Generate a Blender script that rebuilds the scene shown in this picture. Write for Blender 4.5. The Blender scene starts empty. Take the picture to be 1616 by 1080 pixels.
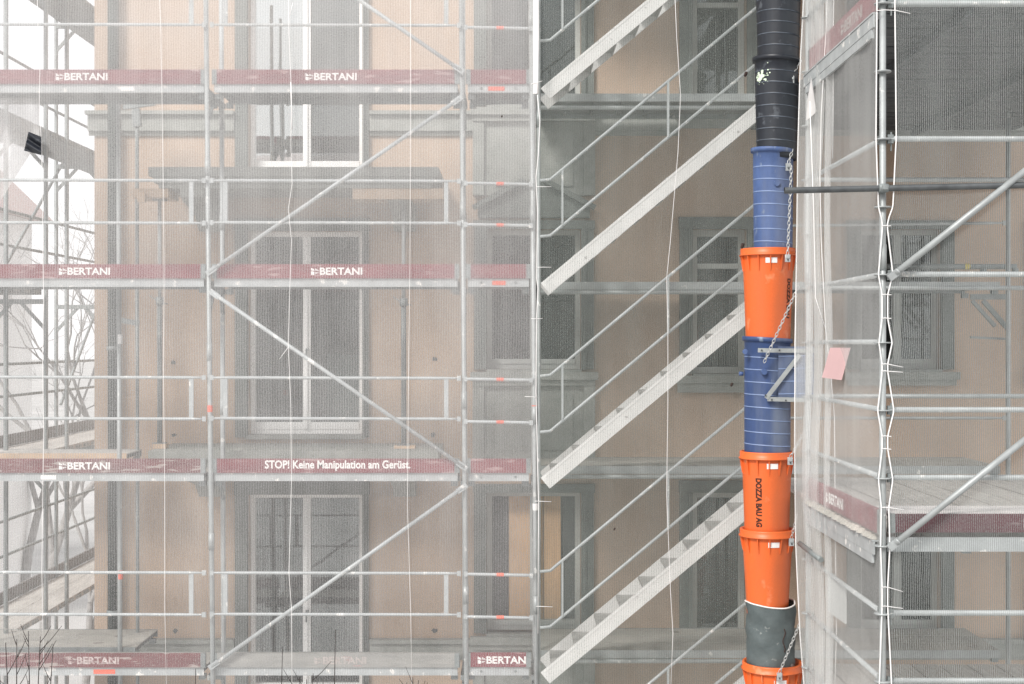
import bpy, math, random
from mathutils import Vector
random.seed(7)
C = bpy.context.scene
col = C.collection
R = math.radians
F = 2180.0            # focal length in pixels of the 1616 px wide photograph
CZ = 7.6              # camera height above ground

# ------------------------------------------------------------------ camera, world, sun
cam_d = bpy.data.cameras.new("camera"); cam = bpy.data.objects.new("camera", cam_d); col.objects.link(cam)
cam_d.sensor_width = 36; cam_d.lens = 36 * F / 1616; cam_d.clip_end = 2000; cam_d.clip_start = .1
cam.location = (0, 0, CZ); cam.rotation_euler = (R(90), 0, 0)
C.camera = cam
SUN_EL, SUN_AZ = R(42), R(214)       # high, behind the camera, veiled by cloud
w = bpy.data.worlds.new("World"); C.world = w; w.use_nodes = True
nt = w.node_tree; nt.nodes.clear()
out = nt.nodes.new("ShaderNodeOutputWorld"); bg = nt.nodes.new("ShaderNodeBackground")
sky = nt.nodes.new("ShaderNodeTexSky"); sky.sky_type = 'NISHITA'; sky.sun_disc = False
sky.sun_elevation = SUN_EL; sky.sun_rotation = SUN_AZ; sky.dust_density = 4
mx = nt.nodes.new("ShaderNodeMixRGB"); mx.inputs[0].default_value = .88
mx.inputs[2].default_value = (8.9, 8.75, 8.8, 1)      # overcast cloud veil
nt.links.new(sky.outputs[0], mx.inputs[1]); nt.links.new(mx.outputs[0], bg.inputs[0])
bg.inputs[1].default_value = .092; nt.links.new(bg.outputs[0], out.inputs[0])
sl = bpy.data.lights.new("sun", 'SUN'); so = bpy.data.objects.new("sun", sl); col.objects.link(so)
sl.energy = 2.0; sl.angle = R(16); sl.color = (1, .97, .93)
so.rotation_euler = (R(90) - SUN_EL, 0, -(SUN_AZ - math.pi)); so.location = (0, -5, 30)
C.view_settings.view_transform = 'Standard'; C.view_settings.look = 'None'
C.view_settings.exposure = 0.62; C.view_settings.gamma = 1
C.cycles.use_denoising = True
C.cycles.max_bounces = 8; C.cycles.transparent_max_bounces = 24; C.cycles.diffuse_bounces = 4

def X(px, Y): return (px - 808) * Y / F
def Z(py, Y): return CZ + (540 - py) * Y / F
def P(px, py, Y): return Vector((X(px, Y), Y, Z(py, Y)))

# ------------------------------------------------------------------ materials
def nodes(name):
    m = bpy.data.materials.new(name); m.use_nodes = True
    t = m.node_tree; t.nodes.clear()
    return m, t, t.nodes, t.links
def mat(name, c, rough=.7, metal=0, var=.12, scale=3, c2=None, bump=0, bscale=60, fine=0, spec=.5, spots=None, stretch=None, streak=None):
    m, t, N, L = nodes(name)
    o = N.new("ShaderNodeOutputMaterial"); b = N.new("ShaderNodeBsdfPrincipled")
    L.new(b.outputs[0], o.inputs[0])
    tc = N.new("ShaderNodeTexCoord"); src = tc.outputs['Object']
    oi = N.new("ShaderNodeObjectInfo"); off = N.new("ShaderNodeMath"); off.operation = 'MULTIPLY'; off.inputs[1].default_value = 43
    L.new(oi.outputs['Random'], off.inputs[0]); va = N.new("ShaderNodeVectorMath"); va.operation = 'ADD'
    L.new(src, va.inputs[0]); L.new(off.outputs[0], va.inputs[1]); src = va.outputs[0]
    if stretch:
        mp = N.new("ShaderNodeMapping"); mp.inputs['Scale'].default_value = stretch
        L.new(src, mp.inputs[0]); src = mp.outputs[0]
    n = N.new("ShaderNodeTexNoise"); n.inputs['Scale'].default_value = scale; n.inputs['Detail'].default_value = 6
    n.inputs['Roughness'].default_value = .65; L.new(src, n.inputs['Vector'])
    r = N.new("ShaderNodeValToRGB"); r.color_ramp.elements[0].position = .32; r.color_ramp.elements[1].position = .68
    a = c2 if c2 else [x * (1 - var) for x in c]; bb = c if c2 else [min(1, x * (1 + var)) for x in c]
    r.color_ramp.elements[0].color = (*a, 1); r.color_ramp.elements[1].color = (*bb, 1)
    L.new(n.outputs[0], r.inputs[0]); cur = r.outputs[0]
    if fine:
        f = N.new("ShaderNodeTexNoise"); f.inputs['Scale'].default_value = 90; f.inputs['Detail'].default_value = 3
        L.new(tc.outputs['Object'], f.inputs['Vector'])
        mr = N.new("ShaderNodeMapRange"); mr.inputs[1].default_value = .3; mr.inputs[2].default_value = .7
        mr.inputs[3].default_value = 1 - fine; mr.inputs[4].default_value = 1 + fine
        L.new(f.outputs[0], mr.inputs[0])
        mm = N.new("ShaderNodeVectorMath"); mm.operation = 'SCALE'
        L.new(cur, mm.inputs[0]); L.new(mr.outputs[0], mm.inputs['Scale']); cur = mm.outputs[0]
    if spots:
        f = N.new("ShaderNodeTexNoise"); f.inputs['Scale'].default_value = spots[2]; f.inputs['Detail'].default_value = 5
        L.new(src, f.inputs['Vector'])
        rr = N.new("ShaderNodeValToRGB"); rr.color_ramp.elements[0].position = spots[1]; rr.color_ramp.elements[1].position = spots[1] + .06
        L.new(f.outputs[0], rr.inputs[0])
        mm = N.new("ShaderNodeMixRGB"); mm.inputs[2].default_value = (*spots[0], 1)
        L.new(rr.outputs[0], mm.inputs[0]); L.new(cur, mm.inputs[1]); cur = mm.outputs[0]
    if streak:
        mp = N.new("ShaderNodeMapping"); mp.inputs['Scale'].default_value = (3.2, 3.2, .5); L.new(tc.outputs['Object'], mp.inputs[0])
        f = N.new("ShaderNodeTexNoise"); f.inputs['Scale'].default_value = 1; f.inputs['Detail'].default_value = 6; L.new(mp.outputs[0], f.inputs['Vector'])
        rr = N.new("ShaderNodeValToRGB"); rr.color_ramp.elements[0].position = .48; rr.color_ramp.elements[1].position = .72; L.new(f.outputs[0], rr.inputs[0])
        k = N.new("ShaderNodeMath"); k.operation = 'MULTIPLY'; k.inputs[1].default_value = streak[1]; L.new(rr.outputs[0], k.inputs[0])
        mm = N.new("ShaderNodeMixRGB"); mm.inputs[2].default_value = (*streak[0], 1)
        L.new(k.outputs[0], mm.inputs[0]); L.new(cur, mm.inputs[1]); cur = mm.outputs[0]
    L.new(cur, b.inputs['Base Color'])
    b.inputs['Roughness'].default_value = rough; b.inputs['Metallic'].default_value = metal
    b.inputs['Specular IOR Level'].default_value = spec
    if bump:
        bn = N.new("ShaderNodeTexNoise"); bn.inputs['Scale'].default_value = bscale; bn.inputs['Detail'].default_value = 4
        L.new(tc.outputs['Object'], bn.inputs['Vector'])
        bp = N.new("ShaderNodeBump"); bp.inputs['Strength'].default_value = bump; bp.inputs['Distance'].default_value = .01
        L.new(bn.outputs[0], bp.inputs['Height']); L.new(bp.outputs[0], b.inputs['Normal'])
    return m

def net_mat(name, c, lo, hi, pitch=.0202, grain=.18, patch=.10, phase=0.0, weft=0.0, vgrad=0):
    """woven scaffold net: vertical threads with open gaps between, in UV metres"""
    m, t, N, L = nodes(name)
    o = N.new("ShaderNodeOutputMaterial"); tr = N.new("ShaderNodeBsdfTransparent")
    d = N.new("ShaderNodeBsdfDiffuse"); tl = N.new("ShaderNodeBsdfTranslucent"); ms = N.new("ShaderNodeMixShader")
    d.inputs[0].default_value = (*c, 1); tl.inputs[0].default_value = (*c, 1); ms.inputs[0].default_value = .35
    L.new(d.outputs[0], ms.inputs[1]); L.new(tl.outputs[0], ms.inputs[2])
    uv = N.new("ShaderNodeUVMap"); sx = N.new("ShaderNodeSeparateXYZ"); L.new(uv.outputs[0], sx.inputs[0])
    def M(op, a, b=None, v=None):
        q = N.new("ShaderNodeMath"); q.operation = op
        for i, s in enumerate((a, b)):
            if s is None: continue
            if isinstance(s, (int, float)): q.inputs[i].default_value = s
            else: L.new(s, q.inputs[i])
        return q.outputs[0]
    wob = N.new("ShaderNodeTexNoise"); wob.inputs['Scale'].default_value = 1.6; wob.inputs['Detail'].default_value = 2
    L.new(uv.outputs[0], wob.inputs['Vector'])
    u = M('ADD', sx.outputs[0], M('MULTIPLY', wob.outputs[0], .02))
    s = M('SINE', M('MULTIPLY', u, 2 * math.pi / pitch))
    s = M('MULTIPLY', M('ADD', s, 1.0), .5)
    g = N.new("ShaderNodeTexNoise"); g.inputs['Scale'].default_value = 85; g.inputs['Detail'].default_value = 2
    mp = N.new("ShaderNodeMapping"); mp.inputs['Scale'].default_value = (1, .8, 1)
    L.new(uv.outputs[0], mp.inputs[0]); L.new(mp.outputs[0], g.inputs['Vector'])
    b = N.new("ShaderNodeTexNoise"); b.inputs['Scale'].default_value = .9; b.inputs['Detail'].default_value = 5
    L.new(uv.outputs[0], b.inputs['Vector'])
    a = M('ADD', lo, M('MULTIPLY', s, hi - lo))
    a = M('ADD', a, M('MULTIPLY', M('SUBTRACT', g.outputs[0], .5), grain * 2))
    a = M('ADD', a, M('MULTIPLY', M('SUBTRACT', b.outputs[0], .5), patch * 2))
    sm = N.new("ShaderNodeMapping"); sm.inputs['Scale'].default_value = (5, .35, 1); sm.inputs['Rotation'].default_value = (0, 0, .06)
    sn_ = N.new("ShaderNodeTexNoise"); sn_.inputs['Scale'].default_value = 1; sn_.inputs['Detail'].default_value = 4
    L.new(uv.outputs[0], sm.inputs[0]); L.new(sm.outputs[0], sn_.inputs['Vector'])
    a = M('ADD', a, M('MULTIPLY', M('SUBTRACT', sn_.outputs[0], .5), .16))
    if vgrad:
        a = M('ADD', a, M('MULTIPLY', M('SUBTRACT', sx.outputs[1], 7.2), vgrad/7))  # denser with height: the upper haze is put into the net's opacity
    if weft:
        k = M('SINE', M('MULTIPLY', sx.outputs[1], 2 * math.pi / .031))
        a = M('ADD', a, M('MULTIPLY', k, weft))
    a = M('MAXIMUM', M('MINIMUM', a, .97), .02)
    fin = N.new("ShaderNodeMixShader"); L.new(a, fin.inputs[0]); L.new(tr.outputs[0], fin.inputs[1]); L.new(ms.outputs[0], fin.inputs[2])
    L.new(fin.outputs[0], o.inputs[0])
    return m

def glass_mat(name, tint, refl):
    m, t, N, L = nodes(name)
    o = N.new("ShaderNodeOutputMaterial"); tr = N.new("ShaderNodeBsdfTransparent"); gl = N.new("ShaderNodeBsdfGlossy")
    tr.inputs[0].default_value = (*tint, 1); gl.inputs[0].default_value = (.9, .95, .95, 1); gl.inputs['Roughness'].default_value = .02
    n = N.new("ShaderNodeTexNoise"); n.inputs['Scale'].default_value = 1.2
    bp = N.new("ShaderNodeBump"); bp.inputs['Strength'].default_value = .04; bp.inputs['Distance'].default_value = .05
    L.new(n.outputs[0], bp.inputs['Height']); L.new(bp.outputs[0], gl.inputs['Normal'])
    s = N.new("ShaderNodeMixShader"); s.inputs[0].default_value = refl
    L.new(tr.outputs[0], s.inputs[1]); L.new(gl.outputs[0], s.inputs[2]); L.new(s.outputs[0], o.inputs[0])
    return m

M = {}
M['stucco'] = mat('ochre_stucco', (.57, .425, .32), .95, var=.1, scale=.9, bump=.6, bscale=110, fine=.22, c2=(.46, .345, .262), streak=((.32, .255, .21), .28), spots=((.36, .28, .22), .68, 1.6))
M['stone'] = mat('grey_green_stone', (.165, .18, .168), .9, scale=3, c2=(.105, .12, .112), bump=.4, bscale=50, fine=.12)
M['stone_lt'] = mat('pale_stone', (.36, .37, .345), .9, scale=4, c2=(.23, .245, .225), bump=.3, bscale=50, fine=.12)
M['pipe'] = mat('downpipe_paint', (.022, .034, .031), .85, var=.15, scale=4)
M['steel'] = mat('galvanised_steel', (.46, .49, .49), .5, .35, scale=5, c2=(.33, .35, .35), spots=((.72, .72, .70), .66, 9), bump=.15, bscale=120)
M['steel_d'] = mat('weathered_galvanised_steel', (.30, .33, .33), .55, .35, scale=7, c2=(.19, .21, .21), bump=.2, bscale=120, spots=((.45, .46, .44), .64, 14))
M['steel_b'] = mat('bright_galvanised_steel', (.52, .55, .555), .55, .2, scale=5, c2=(.38, .405, .41), spots=((.80, .79, .76), .62, 12))
M['darktube'] = mat('dark_steel_tube', (.12, .13, .135), .4, .5, var=.25, scale=9)
M['alu'] = mat('mill_aluminium', (.80, .795, .78), .6, .0, scale=3, c2=(.66, .655, .64), spots=((.42, .41, .40), .68, 14))
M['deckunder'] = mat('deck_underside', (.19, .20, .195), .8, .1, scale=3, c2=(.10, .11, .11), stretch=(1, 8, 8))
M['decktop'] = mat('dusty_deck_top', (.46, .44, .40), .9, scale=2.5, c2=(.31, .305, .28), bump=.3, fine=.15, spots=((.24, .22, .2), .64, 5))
M['plank'] = mat('weathered_plank', (.60, .575, .54), .9, scale=5, c2=(.40, .385, .36), bump=.3, fine=.15, stretch=(6, .7, 6))
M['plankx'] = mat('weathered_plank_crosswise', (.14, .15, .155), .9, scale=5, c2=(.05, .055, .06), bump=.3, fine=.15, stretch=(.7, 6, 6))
M['red'] = mat('toe_board_red', (.25, .062, .075), .8, scale=3, c2=(.17, .045, .056), spots=((.38, .23, .23), .60, 7), fine=.12, stretch=(.6, 3, 3))
M['red_worn'] = mat('toe_board_worn_red', (.205, .075, .08), .85, scale=4, c2=(.14, .06, .062), spots=((.38, .32, .30), .56, 9), fine=.15, stretch=(.6, 3, 3))
M['grey_board'] = mat('toe_board_bare_grey', (.36, .355, .335), .9, scale=4, c2=(.25, .25, .24), spots=((.38, .25, .24), .66, 5), fine=.12, stretch=(.6, 3, 3))
M['white_paint'] = mat('white_lettering', (.86, .84, .82), .8, var=.06, scale=20)
M['faint_paint'] = mat('faded_lettering', (.50, .45, .43), .9, scale=14, c2=(.36, .32, .30))
M['worn_paint'] = mat('worn_lettering', (.70, .64, .62), .9, scale=26, c2=(.27, .15, .15))
M['label_red'] = mat('orange_red_sticker', (.80, .16, .10), .6, var=.1)
M['label_white'] = mat('white_sticker', (.85, .85, .84), .6, var=.05)
M['frame'] = mat('white_window_frame', (.92, .92, .91), .5, var=.02, scale=4)
M['frame_grey'] = mat('grey_window_frame', (.46, .48, .46), .6, var=.1, scale=4)
M['glass'] = glass_mat('window_glass', (.50, .56, .55), .14)
M['glass_r'] = glass_mat('bright_reflection_glass', (.30, .34, .34), .62)  # extra mirror share put in to brighten one pane's sky reflection
M['glass_d'] = glass_mat('dark_window_glass', (.34, .38, .38), .07)
M['room'] = mat('room_plaster', (.26, .26, .25), .9, var=.08)
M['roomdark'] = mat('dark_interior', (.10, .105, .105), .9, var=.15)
M['curtain'] = mat('curtain', (.55, .54, .52), .95, var=.15, scale=6, stretch=(9, 1, .3))
M['ply'] = mat('plywood', (.66, .43, .25), .8, scale=5, c2=(.54, .35, .20), stretch=(6, 1, .8))
M['wood'] = mat('fresh_timber', (.64, .47, .33), .8, scale=6, c2=(.50, .36, .25))
M['orange'] = mat('orange_plastic', (.80, .15, .028), .42, scale=2.2, c2=(.72, .135, .03), spots=((.82, .25, .11), .64, 5), fine=.05, streak=((.42, .13, .06), .55))
M['orange_ed'] = mat('orange_plastic_edge', (.92, .20, .03), .4, var=.05)
M['blue'] = mat('blue_plastic', (.078, .135, .31), .5, scale=4, c2=(.058, .10, .23), spots=((.17, .22, .33), .62, 6), fine=.06, stretch=(2, 2, .8), streak=((.20, .22, .27), .6))
M['blue_dk'] = mat('deep_blue_plastic', (.045, .082, .21), .45, scale=4, c2=(.035, .065, .16), spots=((.20, .26, .36), .66, 5), fine=.06, stretch=(2, 2, .6), streak=((.24, .27, .30), .65))
M['blue_rib'] = mat('pale_blue_rib', (.23, .31, .50), .6, var=.15, scale=8)
M['black'] = mat('black_plastic', (.010, .013, .020), .42, scale=5, c2=(.017, .021, .030), spots=((.075, .085, .10), .64, 7), fine=.06, streak=((.06, .07, .08), .6))
M['black_rib'] = mat('scuffed_black_rib', (.13, .155, .19), .6, scale=8, c2=(.04, .05, .065))
M['rubber'] = mat('grey_rubber', (.115, .140, .142), .6, scale=5, c2=(.075, .095, .098), spots=((.32, .34, .33), .66, 9), bump=.5, bscale=25)
M['spray'] = mat('pale_spray_paint', (.72, .85, .66), .8, var=.15, scale=30)
M['ink'] = mat('black_stencil', (.05, .012, .004), .7, var=.1)
M['chain'] = mat('zinc_chain', (.62, .63, .62), .4, .5, var=.15, scale=20)
M['cord'] = mat('white_cord', (.86, .85, .84), .8, var=.05)
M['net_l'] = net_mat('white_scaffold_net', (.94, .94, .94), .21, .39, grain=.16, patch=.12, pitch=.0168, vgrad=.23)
M['net_s'] = net_mat('shade_tinted_net', (.50, .545, .52), .14, .36, grain=.18, patch=.08, pitch=.0178)  # shade and its greenish tint put into this net's colour
M['net_r'] = net_mat('white_thread_net', (.54, .575, .565), 0.08, .42, grain=.17, patch=.08, pitch=.0155)
M['net_f'] = net_mat('fine_white_net', (.82, .83, .815), .28, .42, grain=.07, patch=.16, pitch=.0155)
M['hem'] = mat('white_net_hem', (.88, .87, .86), .85, var=.05)
M['ground'] = mat('pale_gravel', (.48, .47, .46), .95, scale=.25, c2=(.30, .30, .29), fine=.25, bump=.5)
M['bark'] = mat('bare_bark', (.30, .29, .28), .95, var=.3, scale=4)
M['twig'] = mat('dark_twig', (.035, .028, .026), .9, var=.3, scale=9)
M['tile'] = mat('red_roof_tiles', (.66, .50, .46), .9, scale=5, c2=(.56, .46, .44), stretch=(1, 1, 7), spots=((.62, .55, .52), .6, 2))
M['house'] = mat('pale_render', (.80, .79, .77), .9, var=.1, scale=.6)
M['house_d'] = mat('grey_brown_render', (.17, .16, .15), .9, var=.2, scale=.4)
M['darkglass'] = mat('distant_window', (.05, .06, .065), .15, var=.2)
M['pink'] = mat('faded_red_card', (.60, .40, .40), .7, var=.05)
M['greycard'] = mat('grey_card', (.50, .51, .50), .8, var=.1)
M['red_dark'] = mat('toe_board_dark_maroon', (.105, .018, .030), .75, scale=3, c2=(.07, .014, .022), spots=((.30, .24, .24), .63, 5), fine=.12, stretch=(.6, 3, 3))
M['dust'] = mat('dusty_pale_board', (.74, .71, .70), .95, scale=7, c2=(.55, .53, .52), bump=.6, bscale=40, fine=.1)
M['greywhite'] = mat('grey_white_fabric', (.66, .65, .64), .9, var=.1)
M['curtain_b'] = mat('brown_curtain', (.52, .31, .20), .95, var=.3, scale=5, stretch=(6, 1, .3))
M['alu_d'] = mat('dusty_aluminium_tread', (.50, .49, .47), .8, scale=9, c2=(.34, .33, .32), fine=.15)
M['radiator'] = mat('radiator_enamel', (.92, .92, .90), .5, var=.04)
M['leaf'] = mat('net_tear_patch', (.05, .03, .025), .9, var=.3, scale=20)  # dark colour standing for what shows through small tears in the net
M['yellow'] = mat('yellow_tape', (.70, .58, .16), .7, var=.1)
M['tarp'] = net_mat('white_sheeting', (.90, .89, .89), .55, .75, grain=.08, patch=.15)

# ------------------------------------------------------------------ mesh builder
class MB:
    def __init__(s): s.v = []; s.f = []; s.mi = []; s.sm = []; s.uv = None
    def add(s, vs, fs, mi=0, smooth=False):
        o = len(s.v); s.v += [tuple(v) for v in vs]
        for f in fs: s.f.append(tuple(i + o for i in f)); s.mi.append(mi); s.sm.append(smooth)
        return s
    def box(s, x0, x1, y0, y1, z0, z1, mi=0):
        vs = [(x0,y0,z0),(x1,y0,z0),(x1,y1,z0),(x0,y1,z0),(x0,y0,z1),(x1,y0,z1),(x1,y1,z1),(x0,y1,z1)]
        return s.add(vs, [(0,3,2,1),(4,5,6,7),(0,1,5,4),(1,2,6,5),(2,3,7,6),(3,0,4,7)], mi)
    def bar(s, p, q, wdt, h, up=Vector((0,0,1)), mi=0):
        """box from p to q; wdt sideways, h along up"""
        p = Vector(p); q = Vector(q); d = (q - p).normalized(); side = d.cross(up).normalized(); u = side.cross(d).normalized()
        vs = [b + side * a * wdt / 2 + u * c * h / 2 for b in (p, q) for a, c in ((-1,-1),(1,-1),(1,1),(-1,1))]
        return s.add(vs, [(0,1,2,3),(7,6,5,4),(0,4,5,1),(1,5,6,2),(2,6,7,3),(3,7,4,0)], mi)
    def tube(s, pts, r, n=8, mi=0, closed=False, cap=True):
        pts = [Vector(p) for p in pts]; rs = r if isinstance(r, (list, tuple)) else [r] * len(pts)
        m = len(pts); vs = []; prev = None
        for i, p in enumerate(pts):
            if closed: d = pts[(i + 1) % m] - pts[i - 1]
            else: d = pts[min(i + 1, m - 1)] - pts[max(i - 1, 0)]
            d.normalize()
            if prev is None:
                a = Vector((0,0,1)) if abs(d.z) < .9 else Vector((1,0,0)); u = d.cross(a).normalized()
            else: u = (prev - d * prev.dot(d)).normalized()
            prev = u; v = d.cross(u)
            for k in range(n):
                t = 2 * math.pi * k / n; vs.append(p + (u * math.cos(t) + v * math.sin(t)) * rs[i])
        fs = []
        for i in range(m if closed else m - 1):
            j = (i + 1) % m
            for k in range(n):
                k2 = (k + 1) % n; fs.append((i*n+k, i*n+k2, j*n+k2, j*n+k))
        s.add(vs, fs, mi, True)
        if cap and not closed:
            o = len(s.v) - len(vs)
            for b, rev in ((0, True), (m - 1, False)):
                f = [o + b * n + k for k in range(n)]
                s.f.append(tuple(reversed(f)) if rev else tuple(f)); s.mi.append(mi); s.sm.append(False)
        return s
    def lathe(s, c, prof, n=40, mi=0, mis=None, arc=None):
        """prof: list of (r, z) about the vertical axis through c"""
        m = len(prof); vs = []
        for r, z in prof:
            for k in range(n):
                t = 2 * math.pi * k / n; vs.append((c[0] + r * math.cos(t), c[1] + r * math.sin(t), z))
        for i in range(m - 1):
            q = mis[i] if mis else mi
            fs = [(i*n+k, (i+1)*n+k, (i+1)*n+(k+1)%n, i*n+(k+1)%n) for k in range(n)]
            if i == 0: s.add(vs, fs, q, True); o = len(s.v) - len(vs)
            else:
                for f in fs: s.f.append(tuple(x + o for x in f)); s.mi.append(q); s.sm.append(True)
        return s
    def build(s, name, m, parent=None, origin=None):
        if parent is not None: org = parent['_org']
        elif origin is not None: org = origin
        else:
            xs = [v[0] for v in s.v]; ys = [v[1] for v in s.v]; zs = [v[2] for v in s.v]
            org = ((min(xs)+max(xs))/2, (min(ys)+max(ys))/2, min(zs))
        me = bpy.data.meshes.new(name)
        me.from_pydata([(v[0]-org[0], v[1]-org[1], v[2]-org[2]) for v in s.v], [], s.f)
        for q in (m if isinstance(m, (list, tuple)) else [m]): me.materials.append(q)
        me.polygons.foreach_set('material_index', s.mi); me.polygons.foreach_set('use_smooth', s.sm)
        if s.uv:
            l = me.uv_layers.new(name='UVMap')
            for lp in me.loops: l.data[lp.index].uv = s.uv[lp.vertex_index]
        me.update()
        o = bpy.data.objects.new(name, me); col.objects.link(o)
        ORG[o.name] = org
        if parent is not None: o.parent = parent['_obj']
        else: o.location = org
        return H(o, org)
class H(dict):
    """handle: object plus its world origin (origin of every child equals the root's)"""
    def __init__(s, o, org): s['_obj'] = o; s['_org'] = org
ORG = {}
def tag(h, label=None, cat=None, group=None, kind=None):
    o = h['_obj']
    if label: o['label'] = label
    if cat: o['category'] = cat
    if group: o['group'] = group
    if kind: o['kind'] = kind
    return h
def thing(name, label, cat, loc, group=None):
    o = bpy.data.objects.new(name, None); col.objects.link(o); o.location = loc; o.empty_display_size = .2
    return tag(H(o, tuple(loc)), label, cat, group)

def grid(nu, nv, fn, uvfn=None):
    m = MB(); m.uv = []
    for j in range(nv + 1):
        for i in range(nu + 1):
            a, b = i / nu, j / nv
            m.v.append(tuple(fn(a, b))); m.uv.append(uvfn(a, b))
    for j in range(nv):
        for i in range(nu):
            k = j * (nu + 1) + i
            m.f.append((k, k + 1, k + nu + 2, k + nu + 1)); m.mi.append(0); m.sm.append(True)
    return m

_font = {}
def text_geo(body, bold=.02):
    key = (body, bold)
    if key not in _font:
        cu = bpy.data.curves.new('lettering_source', 'FONT'); cu.body = body; cu.offset = bold; cu.resolution_u = 3
        o = bpy.data.objects.new('lettering_source', cu); col.objects.link(o)
        dg = bpy.context.evaluated_depsgraph_get(); me = bpy.data.meshes.new_from_object(o.evaluated_get(dg))
        vs = [tuple(v.co) for v in me.vertices]; fs = [tuple(p.vertices) for p in me.polygons]
        bpy.data.objects.remove(o); bpy.data.curves.remove(cu); bpy.data.meshes.remove(me)
        x0 = min(v[0] for v in vs); x1 = max(v[0] for v in vs); y0 = min(v[1] for v in vs); y1 = max(v[1] for v in vs)
        vs = [((v[0]-x0)/(x1-x0), (v[1]-y0)/(y1-y0)) for v in vs]
        _font[key] = (vs, fs)
    return _font[key]
def add_text(mb, body, wfn, bold=.02, mi=0):
    vs, fs = text_geo(body, bold)
    mb.add([wfn(a, b) for a, b in vs], fs, mi)
def flag_mark(mb, wfn):
    """the small flag emblem in front of the word"""
    mb.add([wfn(0, 0), wfn(.42, 0), wfn(.42, .42), wfn(0, .52)], [(0,1,2,3)])
    mb.add([wfn(0, .6), wfn(.42, .55), wfn(.42, .72), wfn(0, 1)], [(0,1,2,3)])
    for k in range(4):
        a = .5 + k * .13
        mb.add([wfn(a, .5 + .1*(1-k*.2)), wfn(a + .1, .5 + .08*(1-k*.2)), wfn(a + .12, .86 - k*.08), wfn(a + .02, .9 - k*.08)], [(0,1,2,3)])
        mb.add([wfn(a, .08 + k*.06), wfn(a + .1, .12 + k*.06), wfn(a + .1, .34), wfn(a, .36)], [(0,1,2,3)])

# ------------------------------------------------------------------ setting
YW = 16.35                       # facade plane
g = MB(); g.add([(-300,-150,0),(300,-150,0),(300,600,0),(-300,600,0)], [(0,1,2,3)])
tag(g.build('ground', M['ground'], origin=(0,0,0)), kind='structure')

# ------------------------------------------------------------------ building
b = thing('apartment_building', 'ochre stucco apartment house with grey stone trim behind the scaffolding', 'building', (1.5, YW, 0))
XL, XR, ZT = X(149, YW), 9.6, CZ + 7.6
FL = 415.0
def wr(px0, px1, py0, py1): return (X(px0, YW), X(px1, YW), Z(py1, YW), Z(py0, YW))
wins = []
for k in (-1, 0, 1):
    wins.append(('door', wr(392, 573, 365 + FL*k, 690 + FL*k), k))
    wins.append(('A', wr(768, 917, 362 + FL*k, 583 + FL*k), k))
    wins.append(('B', wr(1092, 1178, 362 + FL*k, 590 + FL*k), k))
    wins.append(('C', wr(1356, 1484, 362 + FL*k, 583 + FL*k), k))
    wins.append(('D', wr(1640, 1770, 362 + FL*k, 583 + FL*k), k))
xs = sorted({XL, XR, *[v for q in wins for v in q[1][:2]]}); zs = sorted({0, ZT, *[v for q in wins for v in q[1][2:]]})
def in_open(x, z): return any(q[1][0] < x < q[1][1] and q[1][2] < z < q[1][3] for q in wins)
wl = MB(); YB = YW + .34
for i in range(len(xs)-1):
    for j in range(len(zs)-1):
        x0, x1, z0, z1 = xs[i], xs[i+1], zs[j], zs[j+1]
        if in_open((x0+x1)/2, (z0+z1)/2): continue
        wl.add([(x0,YW,z0),(x1,YW,z0),(x1,YW,z1),(x0,YW,z1)], [(0,1,2,3)])
        wl.add([(x0,YB,z0),(x1,YB,z0),(x1,YB,z1),(x0,YB,z1)], [(3,2,1,0)])
for _, (x0,x1,z0,z1), _k in wins:
    wl.add([(x0,YW,z0),(x0,YB,z0),(x0,YB,z1),(x0,YW,z1)], [(0,1,2,3)])
    wl.add([(x1,YW,z0),(x1,YB,z0),(x1,YB,z1),(x1,YW,z1)], [(3,2,1,0)])
    wl.add([(x0,YW,z0),(x1,YW,z0),(x1,YB,z0),(x0,YB,z0)], [(0,1,2,3)])
    wl.add([(x0,YW,z1),(x1,YW,z1),(x1,YB,z1),(x0,YB,z1)], [(3,2,1,0)])
wl.add([(XL,YW,0),(XL,27,0),(XL,27,ZT),(XL,YW,ZT)], [(3,2,1,0)])
wl.add([(XR,YW,0),(XR,27,0),(XR,27,ZT),(XR,YW,ZT)], [(0,1,2,3)])
wl.add([(XL,27,0),(XR,27,0),(XR,27,ZT),(XL,27,ZT)], [(3,2,1,0)])
wl.build('wall', M['stucco'], b)
rf = MB(); rf.box(XL-.5, XR+.5, YW-1.0, 27.5, ZT, ZT+.25); rf.build('roof', M['stone'], b)
# interior floors and partitions, seen through the panes
it = MB()
for k in (-2, -1, 0, 1, 2):
    zf = Z(692, YW) - k * FL * YW / F
    if .2 < zf < ZT: it.box(XL+.02, XR-.02, YB+.01, 26.9, zf-.25, zf-.02)
it.box(XL+.02, XR-.02, 20.6, 20.7, .1, ZT-.1)
for px in (330, 650, 1010, 1270, 1560): it.box(X(px,YW)-.05, X(px,YW)+.05, YB+.01, 20.59, .1, ZT-.1)
it.build('interior', M['room'], b)
# string courses, corner capital
for py0, py1, o in ((183, 208, .07), (1013, 1034, .07)):
    sc = MB(); z1, z0 = Z(py0, YW), Z(py1, YW)
    for a, c in ((XL-.06, X(371, YW)), (X(584, YW), X(747, YW)), (X(938,YW), X(1071,YW)), (X(1200,YW), XR)):
        sc = MB(); sc.box(a, c, YW-o, YW-.002, z0, z1); sc.box(a-.02 if a < -4.9 else a, c, YW-o-.05, YW-.002, z1+.001, z1+.045)
        sc.box(a, c, YW-.03, YW-.003, z0-.05, z0-.001)
        sc.build('string_course', M['stone_lt'], b)
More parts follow.
